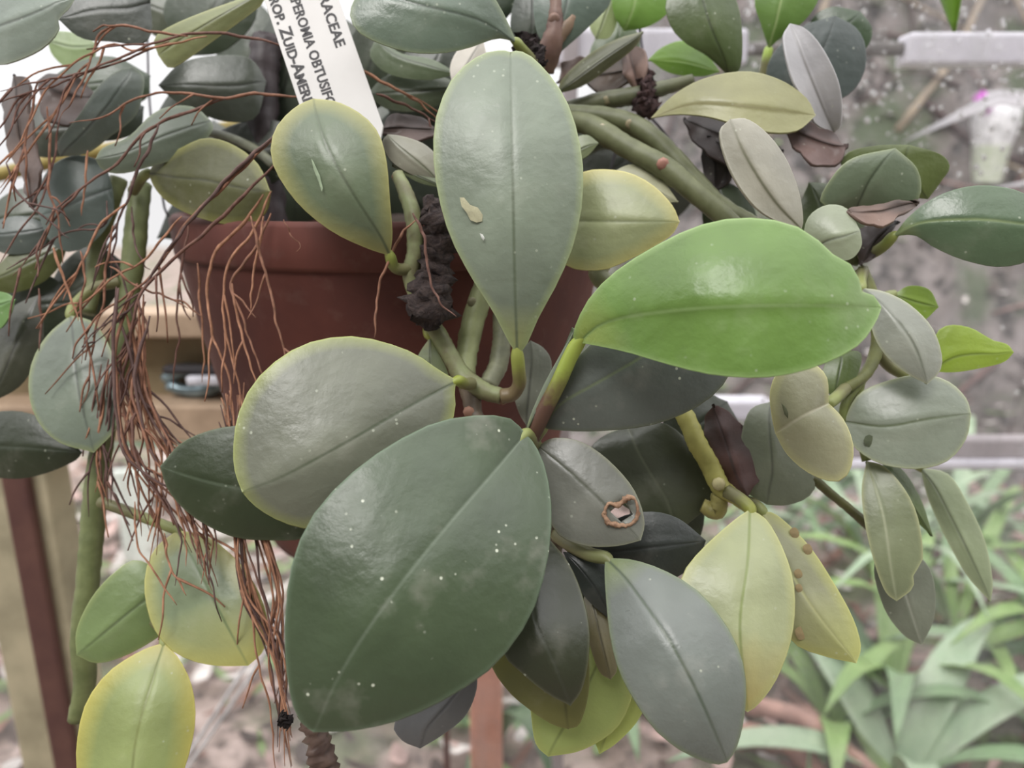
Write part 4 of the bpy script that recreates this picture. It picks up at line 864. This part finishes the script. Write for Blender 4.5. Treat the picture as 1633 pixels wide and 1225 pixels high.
# bundle below, beside the largest leaf
for i in range(22):
    x0 = rr.uniform(375, 432)
    S([(rr.uniform(345, 392), rr.uniform(600, 690)), (rr.uniform(365, 400), 770), (x0, 868), (x0 + rr.uniform(8, 26), 950), (rr.uniform(425, 458), 1040), (rr.uniform(432, 466), rr.uniform(1090, 1235))], rr.uniform(27.3, 27.8), rr.uniform(25, 26.5), r0=rr.uniform(.0005, .0008), r1=.0004, nb=0)
S([(310, 830), (340, 860), (375, 880), (395, 920), (402, 990), (412, 1060), (430, 1130), (440, 1230)], 27.0, 26, r0=.0006, nb=2)
S([(215, 800), (220, 870), (245, 910), (282, 965)], 27.4, 26.6, r0=.0005, nb=0)
S([(262, 850), (270, 900), (288, 930), (297, 950)], 26.8, 26.4, r0=.0006, nb=2)
for i in range(12):
    x0 = rr.uniform(270, 350)
    S([(x0 - 30, rr.uniform(760, 800)), (x0 - 8, rr.uniform(820, 845)), (x0, rr.uniform(855, 885)), (x0 + rr.uniform(-12, 22), rr.uniform(890, 950))], rr.uniform(26.9, 27.4), rr.uniform(26.2, 26.6), r0=.0006, r1=.0003, nb=rr.choice((0, 1)))
# lone root in front of the pot
S([(662, 352), (640, 375), (622, 415), (605, 450), (600, 500), (597, 540)], 26.4, 26.2, r0=.0007, r1=.0005, nb=0)
S([(658, 340), (675, 375), (682, 420), (690, 460), (708, 490), (728, 505)], 25.9, 25.3, r0=.0008, r1=.0004, nb=0)
S([(600, 150), (640, 165), (680, 185), (700, 200)], 28.6, 28.6, r0=.0009, nb=1)
S([(570, 110), (630, 140), (670, 165), (700, 192)], 29, 28.8, r0=.001, nb=1)

# ------------------------------------------------------------------ garden beyond the glass
rg = random.Random(21)
def strapmat(c, c2): 
    m, nt, bs, out = newmat('strap_leaf_skin')
    co = objco(nt); n = texnoise(nt, co, 20, 3.0)
    col = mixc(nt, mrange(nt, n, 0.35, 0.65, 0, 1), rgba(c), rgba(c2))
    nt.links.new(col, bs.inputs['Base Color']); bs.inputs['Roughness'].default_value = 0.4
    t = nt.nodes.new('ShaderNodeBsdfTranslucent'); mx = nt.nodes.new('ShaderNodeMixShader'); mx.inputs[0].default_value = 0.3
    nt.links.new(col, t.inputs['Color']); nt.links.new(bs.outputs[0], mx.inputs[1]); nt.links.new(t.outputs[0], mx.inputs[2]); nt.links.new(mx.outputs[0], out.inputs['Surface'])
    return m
SM = [strapmat((160, 186, 146), (134, 162, 122)), strapmat((170, 196, 132), (140, 170, 108)), strapmat((196, 212, 184), (166, 190, 158)), strapmat((120, 146, 110), (98, 124, 92))]
def strap(pts, w, mat, parent, roll=0.0):
    """arching strap leaf with a channelled section"""
    us = [i / 11 for i in range(12)]
    sm = resample([tuple(p) for p in pts], us)
    vs, fs = [], []
    for i, p in enumerate(sm):
        p = Vector(p); t = (Vector(sm[min(i + 1, 11)]) - Vector(sm[max(i - 1, 0)])).normalized()
        side = t.cross(Vector((0, 0, 1)))
        if side.length < 0.05: side = Vector((1, 0, 0))
        side.normalize(); up = side.cross(t)
        if roll: side, up = side * math.cos(roll) + up * math.sin(roll), up * math.cos(roll) - side * math.sin(roll)
        u = us[i]; ww = w * (0.45 + 0.55 * min(1, u * 3)) * (1 - max(0, u - 0.45) ** 1.6 * 2.6 + 0.001) if u < 1 else 0.0004
        ww = max(ww, 0.0004)
        for s in (-1, -0.5, 0, 0.5, 1): vs.append(p + side * (s * ww / 2) + up * (abs(s) * ww * 0.14))
    for i in range(11):
        for j in range(4): fs.append((i * 5 + j, i * 5 + j + 1, i * 5 + 6 + j, i * 5 + 5 + j))
    o = link('strap_leaf', vs, fs, mat, parent)
    s = o.modifiers.new('thickness', 'SOLIDIFY'); s.thickness = 0.0012
    return o
def strapplant(x, y, nl, ln, w, mats, label, az=None, group='strap-leaved plants beyond the glass'):
    t = thing('strap_leaved_plant', label, 'plant', (x, y, 0.0), group)
    for i in range(nl):
        a = (az + rg.uniform(-0.9, 0.9)) if az is not None else (2 * math.pi * i / nl + rg.uniform(-0.4, 0.4))
        L = ln * rg.uniform(0.75, 1.15); up = rg.uniform(0.45, 0.9)
        dx, dy = math.cos(a), math.sin(a); pts = [(x, y, -0.01)]
        for s in (0.25, 0.5, 0.75, 1.0):
            pts.append((x + dx * L * s * (1.15 - up * 0.5), y + dy * L * s * (1.15 - up * 0.5), L * (up * s * 1.25 - 0.62 * up * s * s * (1 + s * 0.35))))
        strap(pts, w * rg.uniform(0.8, 1.15), rg.choice(mats), t)
    return t
strapplant(0.46, 0.80, 11, 0.34, 0.030, SM, 'broad strap-leaved green plant nearest the lower glazing', None)
strapplant(0.60, 0.92, 10, 0.36, 0.022, SM, 'fine-leaved green plant at the far end of the bed')
strapplant(0.30, 0.90, 9, 0.28, 0.026, SM[1:], 'strap-leaved plant just behind the yellow-tipped leaf')
strapplant(0.72, 1.15, 10, 0.42, 0.024, [SM[2], SM[0]], 'pale strap-leaved plant at the foot of the bank')
strapplant(0.44, 1.18, 9, 0.40, 0.022, SM, 'strap-leaved plant under the grey glazing bar')
strapplant(-0.02, 0.72, 7, 0.26, 0.026, [SM[3], SM[0]], 'strap-leaved plant under the largest leaf')
strapplant(0.62, 0.74, 8, 0.24, 0.018, SM, 'small strap-leaved plant in the bed corner')
strapplant(0.36, 0.74, 8, 0.22, 0.028, SM[:2], 'low strap-leaved plant close to the glass below the pale blemished leaf')
strapplant(0.56, 1.05, 9, 0.40, 0.020, SM[1:3], 'tall strap-leaved plant in the middle of the bed')
strapplant(0.86, 0.98, 9, 0.40, 0.022, SM, 'strap-leaved plant at the bed edge farthest from the pot')
strapplant(-0.12, 0.92, 8, 0.26, 0.022, SM[2:], 'strap-leaved plant behind the hanging root ends')
strapplant(0.12, 0.80, 8, 0.24, 0.026, SM, 'strap-leaved plant below the lowest grey leaf')
strapplant(0.40, 0.66, 6, 0.30, 0.040, [SM[0], SM[2]], 'broadest grey-green strap-leaved plant, arching low against the glass')
strapplant(0.70, 0.82, 8, 0.32, 0.028, SM, 'strap-leaved plant under the long narrow hanging leaf')
# fallen twigs and dead stalks
twm = [plain('dead_stalk', c, None, 40, 0.8, 0.4) for c in ((206, 164, 150), (176, 132, 118), (150, 116, 104))]
twl = ['thick pinkish dead stalk lying below the pale blemished leaf', 'long brown dead stalk lying on the soil beyond the lowest leaf', 'thin brown stalk lying across the bed', 'pale stalk propped against the bank']
for i, (pp, r) in enumerate(((((1180, 1120), (1290, 1150), (1400, 1240)), .011), (((1150, 1170), (1260, 1190), (1330, 1260)), .013), (((1250, 1100), (1340, 1180), (1450, 1300)), .006), (((1500, 620), (1560, 600), (1640, 560)), .005))):
    pts = []
    for k, (px, py) in enumerate(pp):
        d = P(px, py, 100) - Vector((0, 0, CAMZ)); zz = 0.03 + 0.004 * k if i < 3 else 0.30
        tt = (zz - CAMZ) / d.z; pts.append(Vector((0, 0, CAMZ)) + d * tt)
    v, f = tube(pts, [r, r * 0.9, r * 0.6], sides=8, n=14, wob=0.5, seed=i)
    if i == 3: continue
    tag(link('dead_stalk', v, f, twm[i % 3]), twl[i], 'stalk')
br = thing('dead_bramble', 'tangle of dead brown bramble canes sprawling over the bank behind the glass', 'bramble', (0.9, 1.75, bankz(0.9, 1.75)))
brm = [plain('bramble_cane', c, None, 40, 0.8, 0.3) for c in ((108, 84, 80), (150, 124, 118), (78, 62, 60), (176, 160, 140))]
for i in range(46):
    x, y = rg.uniform(0.55, 1.5), rg.uniform(1.45, 2.2); a = rg.uniform(0, 6.28); L = rg.uniform(0.15, 0.5)
    pts = []
    for k2 in range(4):
        xx, yy = x + math.cos(a) * L * k2 / 3 + rg.uniform(-.02, .02), y + math.sin(a) * L * k2 / 3 * 0.5
        pts.append(Vector((xx, yy, bankz(xx, yy) + 0.01 + rg.uniform(0, 0.06) * (k2 in (1, 2)))))
    r = rg.uniform(0.003, 0.008)
    v, f = tube(pts, [r, r, r * 0.8, r * 0.5], sides=6, n=10)
    link('cane', v, f, rg.choice(brm), br)
# leaf litter: curled scraps, uncountable
lit = [plain('litter_%s' % n, c, None, 50, 0.8, 0.3) for n, c in (('pink', (206, 176, 168)), ('brown', (134, 100, 86)), ('pale', (222, 214, 208)), ('green', (126, 146, 96)), ('dark', (82, 70, 64)))]
vs, fs, mi = [], [], []
for i in range(2100):
    if rg.random() < 0.7:
        x, y = rg.uniform(-0.9, 1.3), rg.uniform(0.62, 1.6); z = 0.02 * noise.noise(Vector((x * 2.2, y * 2.2, 0)))
        if y > 1.3: z = max(z, bankz(x, y))
    else:
        x, y = rg.uniform(0.3, 1.8), rg.uniform(1.5, 2.4); z = bankz(x, y)
    z += rg.uniform(0.002, 0.02)
    L, w, a = rg.uniform(0.02, 0.08), rg.uniform(0.008, 0.022), rg.uniform(0, 6.28)
    tl = rg.uniform(-0.6, 0.9); o = len(vs)
    for sp in (-1, -0.3, 0.4, 1):
        wd = w * (1 - sp * sp * 0.8); c = 0.3 * L * sp * sp
        for q in (-1, 1):
            lx, ly = sp * L / 2, q * wd / 2
            vs.append((x + lx * math.cos(a) - ly * math.sin(a), y + lx * math.sin(a) + ly * math.cos(a), z + c * 0.5 + lx * tl * 0.5 + 0.002))
    for sp in range(3): fs.append((o + 2 * sp, o + 2 * sp + 1, o + 2 * sp + 3, o + 2 * sp + 2)); mi.append(i % 5)
lo = link('leaf_litter', vs, fs, lit, g); lo.data.polygons.foreach_set('material_index', mi)
tag(lo, 'curled scraps of fallen leaves scattered over the soil beyond the glass', kind='stuff')

# big pale leaves, cup, petal and other single things beyond the glass
def backleaf(name, pts, y, w, c, label, cat='leaf', tr=0.3):
    vs = [pxz(px, py, y) for px, py in pts]
    o = strap(vs, w, strapmat(c, tuple(v * 0.9 for v in c)), None); o.name = name
    return tag(o, label, cat)
def ground_at(px, py, z=0.0):
    d = P(px, py, 100) - Vector((0, 0, CAMZ)); return Vector((0, 0, CAMZ)) + d * ((z - CAMZ) / d.z)
def bank_at(px, py):
    d = (P(px, py, 100) - Vector((0, 0, CAMZ))); p = Vector((0, 0, CAMZ)); k = 0
    while k < 4000:
        p = p + d * 0.002; k += 1
        if p.y > 1.3 and p.z < bankz(p.x, p.y): break
    return p
pl = thing('pale_leaved_plant', 'pale whitish broad-leaved plant leaning in beside the wet glass', 'plant', (0.95, 0.72, 0.0))
pm = strapmat((214, 210, 214), (196, 194, 198))
for pts, w in (([(1900, 900), (1860, 400), (1760, 175), (1640, 150), (1530, 175), (1440, 226)], 0.055), ([(1900, 900), (1850, 480), (1760, 300), (1660, 285), (1600, 292), (1560, 305)], 0.03)):
    strap([pxz(px, py, 0.72 + 0.02 * (i % 2)) if i else Vector((0.95, 0.72, -0.01)) for i, (px, py) in enumerate(pts)], w, pm, pl, roll=1.0)
cp = bank_at(1572, 292)
k = (cp - Vector((0, 0, CAMZ))).length
cup = thing('plastic_cup', 'white plastic cup with a greenish lower half standing on the bank', 'cup', cp)
W = 28 / F * k
lathe('cup_side', [(W * 0.62, 0), (W * 0.8, W * 1.7)], plain('green_tinted_plastic', (200, 204, 192), (180, 188, 166), 60, 0.4, 0.1), cup, cp, 24)
lathe('cup_top', [(W * 0.8, W * 1.7), (W, W * 2.6), (W, W * 4.0), (W * 0.9, W * 4.0), (W * 0.7, W * 1.8), (0, W * 1.8)], plain('white_cup_plastic', (248, 247, 250), None, 60, 0.4, 0.0), cup, cp, 24)
fl = [(-W * 1.0, 0), (-W * 1.7, W * 0.7), (-W * 1.3, W * 1.0), (-W * 0.8, W * 0.4)]
zc = cp.z + W * 3.0
vs = [(cp.x + a, cp.y - W * 1.02 + q, zc + b) for q in (0, W * 0.2) for a, b in fl]
tag(link('magenta_petal', vs, [(0, 1, 2, 3), (7, 6, 5, 4), (0, 4, 5, 1), (1, 5, 6, 2), (2, 6, 7, 3), (3, 7, 4, 0)], plain('magenta', (216, 70, 214), None, 60, 0.5, 0)), 'magenta petal resting against the white plastic cup', 'petal')
# orange stake, brown stake, cords
def stake(pxa, pxb, py, y, th, mat, nm, label):
    a, c = pxz(pxa, py, y), pxz(pxb, py, y)
    v, f = box(a.x, c.x, y, y + th, -0.02, a.z)
    return tag(bevel(link(nm, v, f, mat, smooth=False), 0.003), label, 'stake')
stake(746, 800, 960, 0.60, 0.02, plain('salmon_timber', (226, 168, 148), (208, 150, 130), 30, 0.7, 0.3), 'garden_stake', 'salmon-orange wooden stake standing beyond the glass below the largest leaf')
stake(700, 711, 960, 0.62, 0.008, strip, 'garden_stake', 'thin dark brown stake beside the salmon wooden stake')
cord_m = plain('white_cord', (232, 230, 232), None, 60, 0.5, 0.1)
for dx, lb in ((0, 'white string running up beside the yellow leaf, the one nearer the leaf'), (20, 'white string running up beside the yellow leaf, the one farther from it')):
    p0 = pxz(440 + dx, 985, 0.535); p1 = pxz(250 + dx * 0.6, 1275, 0.525)
    v, f = tube([p0, (p0 + p1) / 2 + Vector((0.002, 0, 0)), p1], [0.0017] * 3, sides=6, n=10)
    tag(link('garden_string', v, f, cord_m), lb, 'string', 'pair of white strings')
v, f = tube([P(-120, 300, 46), P(0, 278, 46), P(95, 255, 46), P(300, 215, 46), P(520, 180, 48)], [0.004, 0.0042, 0.0042, 0.004, 0.004], sides=8, n=20)
tag(link('bamboo_cane', v, f, plain('olive_cane', (150, 134, 72), (130, 114, 58), 60, 0.6, 0.3)), 'olive-yellow cane lying level behind the root tangle', 'cane')
q = ground_at(228, 900, 0.0)
k = (q - Vector((0, 0, CAMZ))).length
v, f = box(q.x - 26 / F * k, q.x + 20 / F * k, q.y, q.y + 0.012, -0.005, 0.16)  # upright flat white panel, its use unknown
tag(bevel(link('white_panel', v, f, plain('white_board', (232, 238, 232), (214, 222, 214), 30, 0.6, 0.1), smooth=False), 0.003), 'small white tray standing on edge behind the trailing green stem', 'panel')
q = ground_at(1612, 1150, 0.02)
v, f = tube([q + Vector((-0.03, 0, 0)), q + Vector((0.0, 0.01, 0.03)), q + Vector((0.05, 0.0, 0.0)), q + Vector((0.08, 0, -0.03))], [0.004, 0.016, 0.018, 0.004], sides=10, n=14)
tag(link('purple_flower', v, f, plain('mauve_petal', (188, 146, 184), (166, 120, 160), 40, 0.5, 0.1)), 'mauve flower on the soil at the far corner of the bed', 'flower')

hl = strap([pxz(1490, -160, 0.42), pxz(1500, -70, 0.42), pxz(1512, 0, 0.42), pxz(1524, 50, 0.42)], 0.026, strapmat((136, 182, 66), (120, 166, 56)), None)
hl.name = 'overhanging_leaf'; tag(hl, 'bright green pointed leaf tip hanging down from above beside the wet glass', 'leaf')
